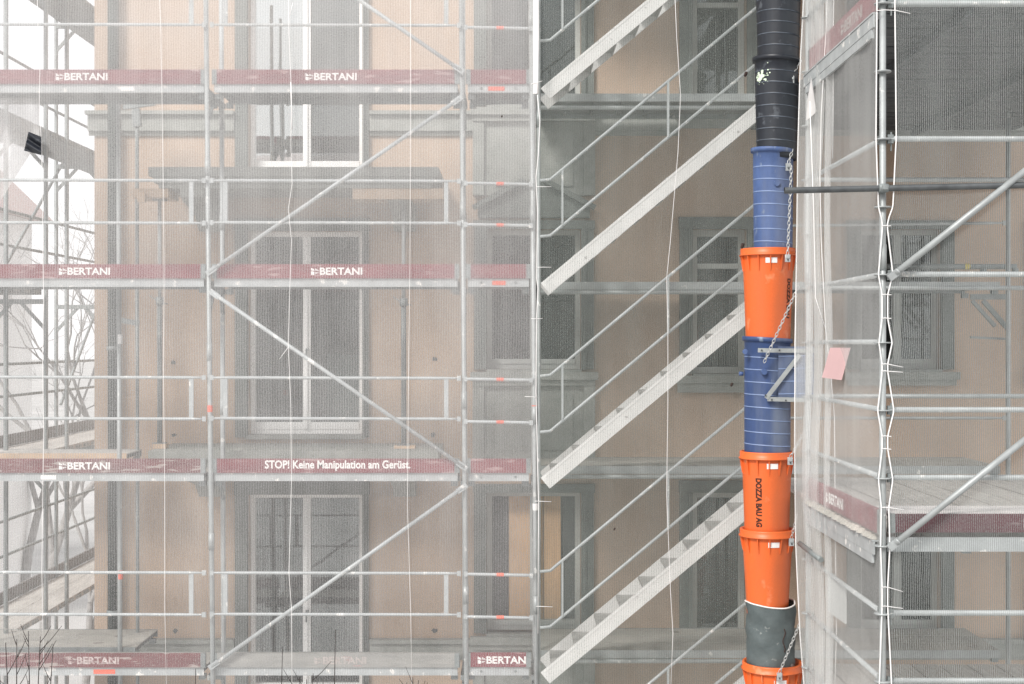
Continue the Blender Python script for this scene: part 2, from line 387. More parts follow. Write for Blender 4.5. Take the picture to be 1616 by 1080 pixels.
# downpipe
dp = MB(); xp = X(179, YW-.09); dp.tube([(xp, YW-.1, .2), (xp, YW-.1, ZT)], .064, 14)
dpo = dp.build('downpipe', M['pipe'], b)
for z in (1.3, 4.4, 7.5, 10.6):
    br = MB(); br.tube([(xp, YW-.1, z), (xp, YW-.1, z+.05)], .075, 14); br.build('pipe_bracket', M['steel_d'], dpo)

def frame_rect(m, x0, x1, z0, z1, wd, y0, y1):
    m.box(x0, x1, y0, y1, z1-wd, z1); m.box(x0, x1, y0, y1, z0, z0+wd)
    m.box(x0, x0+wd, y0, y1, z0+wd, z1-wd); m.box(x1-wd, x1, y0, y1, z0+wd, z1-wd)
def surround(m, x0, x1, z0, z1, wl_, wr_, wt, o=.06, wb=0):
    m.box(x0-wl_, x0, YW-o, YW-.002, z0-wb, z1); m.box(x1, x1+wr_, YW-o, YW-.002, z0-wb, z1)
    m.box(x0-wl_-.01, x1+wr_+.01, YW-o-.01, YW-.002, z1, z1+wt)
    m.box(x0-wl_*.35, x0-.001, YW-o-.03, YW-o-.001, z0-wb, z1-.001); m.box(x1+.001, x1+wr_*.35, YW-o-.03, YW-o-.001, z0-wb, z1-.001)
yf0, yf1 = YW+.13, YW+.20
for kind, (x0,x1,z0,z1), k in wins:
    if kind == 'door':
        h = MB(); frame_rect(h, x0+.004, x1-.004, z0+.03, z1-.002, .055, yf0, yf1); xm = X(482, YW)
        h.box(xm-.045, xm+.045, yf0-.02, yf1, z0+.086, z1-.058)
        h.box(xm-.012, xm+.012, yf0-.045, yf0-.021, z0+.1, z1-.1)
        h.box(x0+.06, xm-.046, yf0-.01, yf1, z0+.086, z0+.17); h.box(xm+.046, x1-.06, yf0-.01, yf1, z0+.086, z0+.17)
        win = h.build('balcony_door', M['frame'], b)
        p = MB(); p.box(x0+.06, xm-.046, yf0+.03, yf0+.04, z0+.17, z1-.058); p.build('pane', M['glass_r'] if k < 0 else M['glass'], win)
        p = MB(); p.box(xm+.046, x1-.06, yf0+.03, yf0+.04, z0+.17, z1-.058); p.build('pane', M['glass'], win)
        hd = MB(); hd.box(xm-.008, xm+.03, yf0-.07, yf0-.046, z0+1.02, z0+1.05); hd.tube([(xm, yf0-.046, z0+1.03), (xm, yf0-.075, z0+1.03), (xm, yf0-.075, z0+.91)], .009, 6)
        hd.build('handle', M['steel_d'], win)
        s = MB(); surround(s, x0, x1, z0, z1, .15, .07, .15); s.build('door_surround', M['stone'], b)
        s = MB(); s.box(x0-.02, x1+.03, YW-.08, YW+.12, z0-.02, z0+.028); s.build('door_sill', M['stone_lt'], b)
        if k == 0:   # radiator inside, right leaf
            rd = MB(); rx0, rx1 = X(520, YW+.6), X(566, YW+.6)
            for i in range(11):
                xx = rx0 + (rx1-rx0)*i/10; rd.box(xx-.014, xx+.014, YW+.5, YW+.64, z0+.12, z0+.92)
            rd.box(rx0-.02, rx1+.02, YW+.52, YW+.62, z0+.93, z0+.97)
            rd.build('radiator', M['radiator'], b)
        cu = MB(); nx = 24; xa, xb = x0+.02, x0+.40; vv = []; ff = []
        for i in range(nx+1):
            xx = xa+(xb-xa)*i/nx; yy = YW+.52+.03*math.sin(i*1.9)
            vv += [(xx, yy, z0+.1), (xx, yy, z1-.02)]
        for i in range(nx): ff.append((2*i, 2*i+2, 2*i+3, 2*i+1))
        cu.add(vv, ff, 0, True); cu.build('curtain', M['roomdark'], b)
    elif kind in 'ACD':
        h = MB(); frame_rect(h, x0+.004, x1-.004, z0+.002, z1-.002, .06, yf0, yf1)
        xm = (x0+x1)/2; h.box(xm-.045, xm+.045, yf0-.02, yf1, z0+.063, z1-.063)
        h.box(x0+.065, x1-.065, yf0-.012, yf1, z0+.063, z0+.12)
        win = h.build('window', M['frame_grey'] , b)
        if k < 1 or kind != 'A':
            p = MB(); p.box(x0+.06, xm-.046, yf0+.03, yf0+.04, z0+.12, z1-.063); p.build('pane', M['glass_d'], win)
            p = MB(); p.box(xm+.046, x1-.06, yf0+.03, yf0+.04, z0+.12, z1-.063); p.build('pane', M['glass_d'], win)
        else:        # boarded window bottom row
            p = MB(); p.box(X(803,YW), X(884,YW)-.2, yf1+.02, yf1+.04, z0+.02, z1-.03); p.box(X(884,YW)-.19, X(886,YW), yf1+.025, yf1+.045, z0+.02, z1-.03)
            p.build('plywood_board', M['ply'], win)
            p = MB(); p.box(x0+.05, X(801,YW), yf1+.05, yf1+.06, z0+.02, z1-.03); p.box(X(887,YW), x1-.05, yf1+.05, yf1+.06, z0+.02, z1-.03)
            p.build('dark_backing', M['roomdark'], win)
        s = MB(); surround(s, x0, x1, z0, z1, .15, .15, .10); s.build('window_surround', M['stone'], b)
        s = MB(); s.box(x0-.19, x1+.19, YW-.15, YW-.064, z0-.12, z0-.03); s.box(x0-.16, x1+.16, YW-.11, YW-.065, z0-.19, z0-.121); s.box(x0-.001, x1+.001, YW-.09, YW+.12, z0-.03, z0)
        s.build('window_sill', M['stone_lt'], b)
        if kind == 'A':
            if k == 0:
                a = MB(); zt = z1+.10; xc = (x0+x1)/2
                pts = [(x0-.10, zt+.03), (x1+.10, zt+.03), (x1+.10, zt+.16), (xc+.16, zt+.47), (xc-.16, zt+.47), (x0-.10, zt+.16)]
                n = len(pts); a.add([(p_[0], YW-.09, p_[1]) for p_ in pts] + [(p_[0], YW-.002, p_[1]) for p_ in pts], [tuple(range(n))] + [(i, i+n, (i+1)%n+n, (i+1)%n) for i in range(n)])
                a.bar((x0-.16, YW-.12, zt+.14), (xc-.12, YW-.12, zt+.47), .09, .06); a.bar((x1+.16, YW-.12, zt+.14), (xc+.12, YW-.12, zt+.47), .09, .06)
                a.build('pediment', M['stone'], b)
            a = MB(); a.box(x0-.16, x1+.16, YW-.05, YW-.002, z0-1.06, z0-.19)
            a.box(x0+.10, x1-.10, YW-.07, YW-.051, z0-.95, z0-.30); a.box(x0-.16, x0-.03, YW-.09, YW-.051, z0-1.06, z0-.19); a.box(x1+.03, x1+.16, YW-.09, YW-.051, z0-1.06, z0-.19)
            a.build('apron_panel', M['stone_lt'], b)
    else:
        h = MB(); frame_rect(h, x0+.004, x1-.004, z0+.002, z1-.002, .075, yf0, yf1)
        h.box(x0+.08, x1-.08, yf0-.01, yf1, z1-.46, z1-.40)
        win = h.build('window', M['frame_grey'], b)
        p = MB(); p.box(x0+.079, x1-.079, yf0+.03, yf0+.04, z0+.077, z1-.077); p.build('pane', M['glass_d'], win)
        s = MB(); surround(s, x0, x1, z0, z1, .15, .15, .14); s.build('window_surround', M['stone'], b)
        s = MB(); s.box(x0-.20, x1+.20, YW-.14, YW-.064, z0-.11, z0-.02); s.box(x0-.18, x1+.18, YW-.1, YW-.065, z0-.22, z0-.112); s.box(x0, x1, YW-.09, YW+.12, z0-.02, z0)
        s.build('window_sill', M['stone_lt'], b)
        if k < 0: continue
        cu = MB(); vv = []; ff = []
        for i in range(31):
            xx = x0+.03+(x1-x0-.06)*i/30; yy = YW+.45+.012*math.sin(i*1.1)
            if abs(i-15) < 5 and k >= 0: yy += .25
            vv += [(xx, yy, z0+.05), (xx, yy, z1-.02)]
        for i in range(30): ff.append((2*i, 2*i+2, 2*i+3, 2*i+1))
        cu.add(vv, ff, 0, True); cu.build('curtain', M['wood'] if k == 1 else M['curtain'], b)
# balconies: slab with moulded underside and two scrolled brackets
for k in (-1, 0, 1):
    zt = Z(699, YW) - k * FL * YW / F
    x0, x1, y0 = X(234, 15.15), X(692, 15.15), 15.15
    s = MB(); s.box(x0, x1, y0, YW-.07, zt-.10, zt); s.box(x0+.05, x1-.05, y0+.05, YW-.07, zt-.17, zt-.101)
    s.box(x0+.09, x1-.09, y0+.09, YW-.07, zt-.22, zt-.171)
    bal = s.build('balcony', M['stone_lt'], b)
    for xc in (x0+.45, x1-.45):
        c = MB(); prof = [(y0+.12, zt-.221), (YW-.07, zt-.221), (YW-.07, zt-.62), (YW-.16, zt-.62), (YW-.24, zt-.55), (YW-.36, zt-.46), (YW-.62, zt-.40), (y0+.30, zt-.36), (y0+.14, zt-.31)]
        n = len(prof); c.add([(xc-.13, a, z) for a, z in prof] + [(xc+.13, a, z) for a, z in prof], [tuple(range(n-1,-1,-1)), tuple(range(n, 2*n))] + [(i, (i+1)%n, (i+1)%n+n, i+n) for i in range(n)])
        c.build('corbel', M['stone_lt'], bal)
# holes and scars left in the plaster
for px, py in ((273, 572), (274, 687), (686, 567), (684, 686), (276, 996), (686, 996), (380, 530), (378, 255)):
    sc = MB(); a = P(px, py, YW-.004); n = 9
    sc.add([(a.x+.035*math.cos(t*6.283/n)*random.uniform(.6,1.3), YW-.006, a.z+.03*math.sin(t*6.283/n)*random.uniform(.5,1.3)) for t in range(n)], [tuple(range(n))])
    sc.build('plaster_scar', M['roomdark'], b)

# ------------------------------------------------------------------ scaffold parts
YF, YI = 14.2, 14.95
XP = [-5.70, -3.115, -.505, .225]
XPI = [-5.70, -3.115, -.505, .225]
def zt(px_y, Y=YF): return Z(px_y, Y)
LV = [CZ + 2.65, CZ + .65, CZ - 1.35, CZ - 3.35]
def standard(parent, x0, x1, y, z0=.05, z1=CZ+4.4, r=.026, sleeves=(), m='steel', stick=()):
    s = MB(); s.tube([(x0, y, z0), (x1, y, z1)], r, 12)
    for z in sleeves:
        t = (z-z0)/(z1-z0); xx = x0+(x1-x0)*t; s.tube([(xx, y, z-.09), (xx, y, z+.09)], r+.005, 12)
    s.tube([(x0, y, z0-.03), (x0, y, z0+.12)], r+.012, 12); s.box(x0-.08, x0+.08, y-.08, y+.08, .004, .016)
    o = s.build('standard', M[m], parent)
    for z, cname in stick:
        t = (z-z0)/(z1-z0); xx = x0+(x1-x0)*t
        q = MB(); q.tube([(xx, y, z-.035), (xx, y, z+.035)], r+.003, 12, cap=False); q.build('sticker', M[cname], o)
    return o
def rail(parent, p, q, r=.0165, m='steel_b', name='guardrail', flat=True):
    p = Vector(p); q = Vector(q); d = (q-p); s = MB()
    if flat:
        n = 8; pts = []; rs = []
        for t, rr in ((0,.6),(.03,.75),(.07,1),(.93,1),(.97,.75),(1,.6)):
            pts.append(p + d*t); rs.append(r*rr)
        s.tube(pts, rs, 8)
        for t in (0, 1):
            c = p + d*t; s.bar(c - d.normalized()*.02, c + d.normalized()*.02, .02, .05)
    else: s.tube([p, q], r, 10)
    return s.build(name, M[m], parent)

ms = thing('facade_scaffold', 'galvanised frame scaffold standing in front of the balcony doors behind white netting', 'scaffold', (-2.7, YF, 0))
# outer standards, leaning slightly as in the photo
for (pa, pb), sl_, st in (((325, 336), (CZ+1.8, CZ-.1, CZ-2.05), ((Z(645,YF), 'label_red'), (Z(256,YF),'label_white'))),
                          ((728, 736), (CZ+1.35, CZ-.6, CZ-2.6), ((Z(630,YF),'label_white'),)),
                          ((838, 847), (CZ+3.3, CZ+1.3, CZ-.75, CZ-2.7), ((Z(645,YF),'label_red'), (Z(800,YF),'label_white')))):
    xa = X(pa, YF); xb = X(pb, YF)
    slope = (xa-xb)/(1080*YF/F); zc = CZ
    f = lambda z: (xa+xb)/2 + slope*(z-zc)
    standard(ms, f(.05), f(CZ+4.4), YF, sleeves=sl_, stick=st)
standard(ms, -5.70, -5.70, YF)
for px, y in ((352, YI), (733, YI), (843, YI)):
    standard(ms, X(px+3, y), X(px-3, y), y, m='steel_b', sleeves=(CZ+1.3, CZ-.7), stick=((Z(190 if px < 400 else 560, y), 'label_white'),))
standard(ms, -5.70, -5.70, YI)
# rails of the two long bays: double guardrail frames with end bars
rowsA = [(40, None), (285, 352), (595, 660), (902, 968)]
for bi, (xa, xb) in enumerate(((-5.67, X(328,YF)), (X(331,YF), X(729,YF)))):
    for (y1, y2) in rowsA:
        s_ = 1 if bi else 0
        rail(ms, (xa+.03, YF-.045, Z(y1+s_, YF)), (xb-.03, YF-.045, Z(y1+s_+1, YF)))
        if y2: rail(ms, (xa+.03, YF-.045, Z(y2, YF)), (xb-.03, YF-.045, Z(y2+1, YF)))
        zb = Z(y2, YF) if y2 else Z(40, YF); zu = Z(y1, YF) if y2 else Z(-26, YF)
        for xx in (xa+.17, xb-.16):
            q = MB(); q.bar((xx, YF-.04, zb), (xx, YF-.04, zu), .02, .045, up=Vector((1,0,0))); q.build('rail_connector', M['steel_b'], ms)
# narrow bay rails with a red band
for y1 in (45, 290, 355, 598, 665, 905, 972):
    o = rail(ms, (X(735,YF), YF-.045, Z(y1,YF)), (X(838,YF), YF-.045, Z(y1+2,YF)), r=.017)
    q = MB(); xm = X(789,YF); q.tube([(xm-.035, YF-.045, Z(y1+1,YF)), (xm+.04, YF-.045, Z(y1+1,YF))], .0195, 10, cap=False); q.build('red_band', M['label_red'], o)
# diagonal braces (zigzag) in the middle bay
for (a, b_) in (((545,-15),(728,112)), ((725,156),(330,430)), ((335,462),(733,738)), ((733,768),(334,1052))):
    p, q = P(*a, YF-.06), P(*b_, YF-.06); s = MB(); s.tube([p, q], .021, 10)
    for e, d in ((p, (q-p).normalized()), (q, (p-q).normalized())): s.bar(e-d*.03, e+d*.09, .03, .055)
    s.build('diagonal_brace', M['steel_b'], ms)
# transoms
for lv in LV:
    for x in XP[1:]:
        s = MB(); s.box(x-.025, x+.025, YF+.03, YI-.03, lv-.135, lv-.085); s.bar((x, YI-.03, lv-.35), (x, YI-.22, lv-.13), .03, .03); s.bar((x, YF+.03, lv-.35), (x, YF+.22, lv-.13), .03, .03)
        s.build('transom', M['steel_d'], ms)

WORDS = {0: 'BERTANI', 1: 'BERTANI', 2: None}
def deck(name, xa, xb, y0, y1, z, label, cat='scaffold deck', group=None, m_top='decktop', fascia='steel_b', holes=False, sticker=None, planks=2):
    cx = (xa+xb)/2
    t = thing(name, label, cat, (cx, (y0+y1)/2, z-.08), group)
    wp = (y1-y0-.012*(planks-1))/planks
    for i in range(planks):
        ya = y0 + i*(wp+.012); p = MB()
        p.box(xa, xb, ya, ya+wp, z-.012, z)                               # tread sheet
        p.build('plank', [M[m_top]], t)
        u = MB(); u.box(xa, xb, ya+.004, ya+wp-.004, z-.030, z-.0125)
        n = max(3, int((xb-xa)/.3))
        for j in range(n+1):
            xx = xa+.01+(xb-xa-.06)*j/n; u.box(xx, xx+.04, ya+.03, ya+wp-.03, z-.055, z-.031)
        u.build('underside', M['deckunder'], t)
    f = MB(); f.box(xa, xb, y0-.012, y0-.001, z-.082, z+.003); f.box(xa+.02, xb-.02, y0-.0005, y0+.03, z-.082, z-.074)
    fo = f.build('edge_beam', M[fascia], t)
    f = MB(); f.box(xa, xb, y1+.001, y1+.012, z-.082, z+.003); f.build('edge_beam', M['steel_d'], t)
    hk = MB()
    for xx, s in ((xa, 1), (xb, -1)):
        for yy in (y0+.08, y1-.08): hk.box(min(xx, xx+s*.07), max(xx, xx+s*.07), yy-.03, yy+.03, z-.14, z-.0835)
    hk.build('hook', M['steel_d'], t)
    if holes:
        for fx in (.22, .78):
            q = MB(); xx = xa+(xb-xa)*fx; q.tube([(xx, y0-.016, z-.04), (xx, y0-.0125, z-.04)], .014, 12); q.build('rivet', M['steel_d'], t)
    if sticker:
        c, fa, fb = sticker; q = MB(); q.box(xa+(xb-xa)*fa, xa+(xb-xa)*fb, y0-.0155, y0-.0125, z-.065, z-.02); q.build('sticker', M[c], t)
    return t
def toe(name, p, q, z0, z1, label, m='red', word=None, wpx=None, wm='white_paint', group=None, flag=True, cond=False, whx=(.24,.76)):
    """upright board from p to q (x,y pairs); word spans wpx = fractions along the board as seen from the front"""
    (xa, ya), (xb, yb) = p, q; L_ = math.hypot(xb-xa, yb-ya); dx, dy = (xb-xa)/L_, (yb-ya)/L_; nx, ny = dy, -dx   # front normal
    th = .03; s = MB()
    def pt(a, d, z): return (xa+dx*a+nx*d, ya+dy*a+ny*d, z)
    e = .006
    prof = [(0, z0), (th, z0), (th, z1), (0, z1)]
    vs = [pt(a, d-th, z) for a in (0, L_) for d, z in prof]
    s.add(vs, [(0,1,2,3),(7,6,5,4),(0,4,5,1),(1,5,6,2),(2,6,7,3),(3,7,4,0)])
    t = thing(name, label, 'toe board', ((xa+xb)/2, (ya+yb)/2, z0), group)
    s.build('board', M[m], t)
    for a in (0, L_-.05):
        c = MB()
        vs = [pt(a+u_, d, z) for u_ in (0,.05) for d, z in ((-th-.003, z0-.002), (.003, z0-.002), (.003, z1+.002), (-th-.003, z1+.002))]
        c.add(vs, [(0,1,2,3),(7,6,5,4),(0,4,5,1),(1,5,6,2),(2,6,7,3),(3,7,4,0)])
        c.build('end_clip', M['steel_d'], t)
    if word:
        a0, a1 = wpx[0]*L_, wpx[1]*L_; h0, h1 = z0+(z1-z0)*whx[0], z0+(z1-z0)*whx[1]; m_ = MB()
        fw = (a1-a0)*.17 if flag else 0
        add_text(m_, word, lambda u_, v_: pt(a0+fw+u_*(a1-a0-fw), .0022, h0+v_*(h1-h0)), bold=.03)
        if flag: flag_mark(m_, lambda u_, v_: pt(a0+u_*fw*.92, .0022, h0+v_*(h1-h0)))
        m_.build('lettering', M[wm], t)
    return t

rows = ['top', 'second', 'third', 'bottom']
DL = {
 (0,0): 'steel deck beside the downpipe under the uppermost red toe board', (0,1): 'steel deck in the left bay at mid height, below the second red board row',
 (0,2): 'steel deck at far left level with the lower balcony slab, white label on its edge', (0,3): 'dusty steel deck at bottom left with a red sticker strip on its edge',
 (1,0): 'steel deck crossing the upper part of the top balcony door', (1,1): 'steel deck crossing the head of the middle balcony door',
 (1,2): 'steel deck under the board that says STOP, in front of the lower balcony', (1,3): 'steel deck under the bare grey toe board in front of the lowest balcony door',
 (2,0): 'short deck with wide red sticker at the top of the narrow bay', (2,1): 'short deck with small red sticker in the narrow bay beside the gabled window',
 (2,2): 'short deck without sticker in the narrow bay above the boarded window', (2,3): 'short deck in the narrow bay below the boarded window'}
TL = {
 (0,0): 'red toe board lettered BERTANI beside the downpipe, highest of the left bay', (0,1): 'red toe board lettered BERTANI beside the downpipe, second from the top',
 (0,2): 'scratched red toe board lettered BERTANI beside the downpipe, level with the STOP board', (0,3): 'badly worn red toe board with broken lettering at bottom left',
 (1,0): 'red toe board lettered BERTANI across the upper balcony door glass', (1,1): 'red toe board lettered BERTANI across the head of the middle balcony door',
 (1,2): 'red toe board reading STOP! Keine Manipulation am Gerüst.', (1,3): 'bare grey toe board with faint lettering at the bottom of the middle bay',
 (2,0): 'short plain red toe board highest in the narrow bay', (2,1): 'short plain red toe board beside the gabled stone window',
 (2,2): 'short plain crimson toe board to the right of the STOP board', (2,3): 'short dark red toe board lettered BERTANI below the boarded window'}
bays = [(-5.66, -3.15), (-3.085, -.54), (-.475, .195)]
words = {(0,0): (X(88,YF), X(170,YF)), (1,0): (X(482,YF), X(563,YF)), (0,1): (X(93,YF), X(174,YF)), (1,1): (X(491,YF), X(572,YF)),
         (0,2): (X(93,YF), X(174,YF)), (1,2): (X(418,YF), X(648,YF)), (0,3): (X(108,YF), X(188,YF)), (1,3): (X(496,YF), X(578,YF)), (2,3): (X(754,YF), X(834,YF))}
for i, lv in enumerate(LV):
    for j, (xa, xb) in enumerate(bays):
        stk = {(2,0): ('label_red', .33, .60), (2,1): ('label_red', .40, .62), (0,0): ('label_white', .82, .84), (0,2): ('label_white', .32, .385), (0,3): ('label_red', .54, .63)}.get((j,i))
        if (j,i) == (0,0): stk = ('label_white', .655, .71)
        deck('scaffold_deck', xa+.02, xb-.02, YF+.03, YI-.03, lv, DL[(j,i)], group='scaffold decks of the facade scaffold', holes=(j == 2), sticker=stk)
        m = 'red'; wm = 'white_paint'
        if (j,i) == (0,3): m, wm = 'red_worn', 'worn_paint'
        if (j,i) == (0,2): m = 'red_worn'
        if (j,i) == (1,3): m, wm = 'grey_board', 'faint_paint'
        wd = words.get((j,i)); word = 'BERTANI' if wd else None
        flag = True; cond = False; whx = (.24,.76)
        if (j,i) == (1,2): word = 'STOP! Keine Manipulation am Gerüst.'; flag = False; cond = True; whx = (.13,.90)
        fr = ((wd[0]-xa)/(xb-xa), (wd[1]-xa)/(xb-xa)) if wd else None
        z0 = lv+.005 if not (j == 2 and i == 3) else lv+.01
        toe('toe_board', (xa, YF-.004), (xb, YF-.004), z0, z0+.145, TL[(j,i)], m, word, fr, wm, 'toe boards of the facade scaffold', flag, cond, whx)

# ------------------------------------------------------------------ inner gap decks and corner staging at left bottom
gd = deck('timber_staging', X(-60,15.6), X(236,15.6), 15.02, 15.95, Z(1022,15.02), 'dusty staging platform beside the building corner at bottom left, seen from above', 'staging', planks=3, fascia='steel_d')
gd = deck('timber_staging', X(-60,15.6), X(212,15.6), 15.3, 15.9, Z(716,15.3), 'pale staging platform beside the building corner level with the lower balcony', 'staging', planks=2, fascia='wood', m_top='plank')
# props and extra poles in the gap
st = thing('corner_scaffold_pole', 'pale upright pole just right of the dark downpipe', 'scaffold pole', (X(189,15.0), 15.0, 0))
s = MB(); s.tube([(X(191,15.0), 15.0, .1), (X(187,15.0), 15.0, CZ+2.6)], .026, 12); s.build('pole', M['steel'], st)
s = MB(); s.tube([P(190,900,15.0), P(190,914,15.0)], .029, 12, cap=False); s.build('sticker', M['label_red'], st)
s = MB(); s.tube([P(189,528,15.0), P(189,543,15.0)], .029, 12, cap=False); s.build('sticker', M['label_white'], st)
s = MB(); s.box(X(189,15)-.06, X(189,15)+.06, 14.94, 15.06, .004, .1); s.build('foot', M['steel_d'], st)
st = thing('corner_scaffold_pole', 'upright pole with wall bracket, second pole right of the dark downpipe', 'scaffold pole', (X(217,15.8), 15.8, 0))
s = MB(); s.tube([(X(218,15.8), 15.8, .1), (X(216,15.8), 15.8, CZ+2.72)], .022, 12); s.build('pole', M['steel_d'], st)
s = MB(); c = P(217,170,15.8); s.bar(c+Vector((-.16,0,.0)), c+Vector((.2,0,.05)), .05, .05); s.bar(c+Vector((-.02,0,-.02)), c+Vector((.0,0,-.22)), .07, .09, up=Vector((1,0,0)))
c = P(217,508,15.8); s.bar(c+Vector((-.2,0,.02)), c+Vector((.02,0,-.02)), .05, .06); s.build('bracket', M['steel_d'], st)
# steel props holding up the balcony slabs
def prop(px, y, ztop, zbot, label, wood_px, ring):
    x = X(px, y); t = thing('steel_prop', label, 'steel prop', (x, y, zbot), 'steel props under the balcony')
    s = MB(); s.tube([(x, y, zbot+.01), (x, y, ring)], .030, 12); s.build('outer_tube', M['steel_d'], t)
    s = MB(); s.tube([(x, y, ring+.02), (x, y, ztop-.01)], .022, 12); s.build('inner_tube', M['steel'], t)
    s = MB(); s.tube([(x, y, ring-.04), (x, y, ring+.05)], .045, 12); s.tube([(x-.12, y, ring+.07), (x-.02, y, ring+.0), (x+.09, y, ring-.03)], .008, 6); s.build('collar', M['steel_d'], t)
    s = MB(); s.box(x-.07, x+.07, y-.07, y+.07, zbot, zbot+.008); s.build('base_plate', M['steel_d'], t)
    s = MB(); s.box(x-.07, x+.07, y-.07, y+.07, ztop-.012, ztop); s.build('head_plate', M['steel_d'], t)
zb0 = Z(699, YW); z_under = zb0 + FL*YW/F - .221
prop(252, 15.5, z_under-.10, zb0+.055, 'steel prop with pale sleeve near the left end of the lower balcony', None, Z(476,15.5))
prop(637, 15.5, z_under-.12, zb0+.035, 'dark steel prop right of the middle balcony door', None, Z(478,15.5))
m_ = MB(); m_.box(X(224,15.4), X(236,15.4), 15.2, 15.26, z_under-.16, z_under-.05); m_.box(X(205,15.4)+.05, X(270,15.4), 15.27, 15.75, z_under-.098, z_under-.002)
tag(m_.build('timber_packing', M['wood']), 'fresh timber packing wedged under the left end of the upper balcony', 'timber')
m_ = MB(); m_.box(X(557,15.3), X(700,15.3), 15.26, 15.74, z_under-.118, z_under-.002)
tag(m_.build('timber_beam', M['wood']), 'fresh timber beam laid under the right half of the upper balcony', 'timber')
m_ = MB(); m_.box(X(243,15.45), X(262,15.45), 15.42, 15.56, zb0+.002, zb0+.053); tag(m_.build('timber_block', M['wood']), 'small timber block under the foot of the left steel prop', 'timber')
m_ = MB(); m_.box(X(622,15.45), X(655,15.45), 15.42, 15.56, zb0+.002, zb0+.033); tag(m_.build('timber_block', M['wood']), 'reddish timber pad under the foot of the right steel prop', 'timber')

# ------------------------------------------------------------------ stair tower
stt = thing('stair_tower', 'scaffold stair tower between the narrow bay and the debris chute', 'scaffold', (1.5, YF, 0))
XS0, XS1 = .27, 2.80
standard(stt, XS1, XS1, YF); standard(stt, XS1, XS1, YI); standard(stt, X(850,YF)+.0, X(850,YF)+.0, YF+.02, r=.022, sleeves=(CZ+2.3,))
for lv, py in zip(LV, (0,0,0,0)):
    s = MB(); s.tube([(XS0-.03, YI+.03, lv-.11), (XS1, YI+.03, lv-.11)], .024, 10); s.build('ledger', M['steel'], stt)
ILB = ['grey deck behind the stairs level with the highest landing', 'grey deck behind the stairs across the middle of the small windows', 'grey deck behind the stairs above the boarded window', 'perforated grey deck behind the stairs at the bottom edge']
for i, lv in enumerate(LV):
    deck('landing_deck', XS0, 5.30, YI+.06, 16.15, lv+(.045 if i == 0 else .0), ILB[i], 'scaffold deck', 'landing decks behind the stairs', planks=3, fascia='steel' if i != 2 else 'steel')
deck('landing_deck', XS0, 5.30, YI+.06, 16.15, LV[0]+2.0, 'unseen grey landing deck added above the stairs to shade the wall', 'scaffold deck', 'landing decks behind the stairs', planks=3)  # unseen deck added overhead to keep sky light off the wall
def stair(z0, label):
    zt_ = z0; x0, x1 = X(868,YF), X(868,YF)+2.42; rise = 2.0
    sl_ = 275.0/330.0
    t = thing('stair_flight', label, 'stair flight', (x0, YF, z0-.1), 'aluminium stair flights')
    up = Vector((0,0,1))
    for y in (14.19, 14.80):
        s = MB(); p = Vector((x0-.05, y, z0-.10+.0)); q = Vector((x0+2.42, y, z0-.10+2.47*sl_))
        s.bar(p, q, .03, .142); s.bar(p+Vector((.0,-.0165 if y < 14.5 else .0165  ,.064)), q+Vector((0,-.0165 if y < 14.5 else .0165,.064)), .004, .010)
        s.build('stringer', M['alu'], t)
    for k in range(10):
        xx = x0+.06+k*.237; zz = z0-.10+(xx+.05-x0)*sl_+.062
        s = MB(); s.box(xx-.05, xx+.15, 14.21, 14.78, zz-.012, zz)
        s.box(xx-.05, xx-.04, 14.21, 14.78, zz-.035, zz-.0125); s.box(xx+.14, xx+.15, 14.21, 14.78, zz-.045, zz-.0125)
        # triangular end cheek
        
        s.build('tread', M['alu_d'], t)
    for dz, name in ((163, 'a'), (75, 'b')):
        zz = Z(445-dz, YF)-Z(445, YF)+z0-.06
        xa = X(852,YF); xb = X(868,YF); xc = xb+2.42
        s = MB(); s.tube([(xa, 14.13, zz), (xb, 14.13, zz+.01), (xb+.06, 14.13, zz+.06), (xc, 14.13, zz+.06+2.36*sl_)], .016, 10); s.build('handrail', M['steel_b'], t)
    za = Z(445-163, YF)-Z(445, YF)+z0-.06; zb = Z(445-75, YF)-Z(445, YF)+z0-.06
    for px, ln in ((887, 0), (1053, 0)):
        xx = X(px, YF); q = MB(); off = (xx-X(868,YF)-.06)*sl_+.06
        q.bar((xx, 14.125, zb+off), (xx, 14.125, za+off), .045, .02, up=Vector((1,0,0))); q.build('baluster', M['steel_b'], t)
    return t
stair(LV[0], 'stair flight at the very top, only its lower end in the picture')
stair(LV[1], 'bright stair flight rising to the black chute barrels')
stair(LV[2], 'stair flight rising to the upper orange barrel, treads showing edge on')
stair(LV[3], 'stair flight rising to the lower orange barrels, treads seen from above')
stair(LV[3]-2.0, 'stair flight below the picture with only its upper handrail showing at bottom')
# console bracket on the landing at right
s = MB(); a = P(1592,460,YI+.1)
s.bar(a+Vector((-.42,0,-.06)), a+Vector((.0,0,-.06)), .03, .06); s.bar(a+Vector((-.4,0,-.1)), a+Vector((-.15,0,-.38)), .03, .04); s.bar(a+Vector((-.28,0,-.1)), a+Vector((0,0,-.42)), .03, .05); s.bar(a+Vector((-.42,0,-.50)), a+Vector((0,0,-.52)), .025, .025)
stb = thing('scaffold_upright', 'pale scaffold upright with triangular bracket behind the right hand net', 'scaffold pole', (X(1590,YI), YI, 0))
s.build('bracket', M['steel_d'], stb); s = MB(); s.tube([(5.37, YI, .05), (5.37, YI, CZ+4.4)], .026, 12); s.build('pole', M['steel'], stb)
s = MB(); s.tube([P(1400,421,15.1), P(1604,421,15.1)], .030, 12); lt = tag(s.build('loose_tube', M['steel_d']), 'loose steel tube with yellow tape lying on the deck behind the right net', 'scaffold tube')
s = MB(); s.tube([P(1522,421,15.1), P(1530,421,15.1)], .033, 12, cap=False); s.build('yellow_tape', M['yellow'], H(lt['_obj'], lt['_org']))
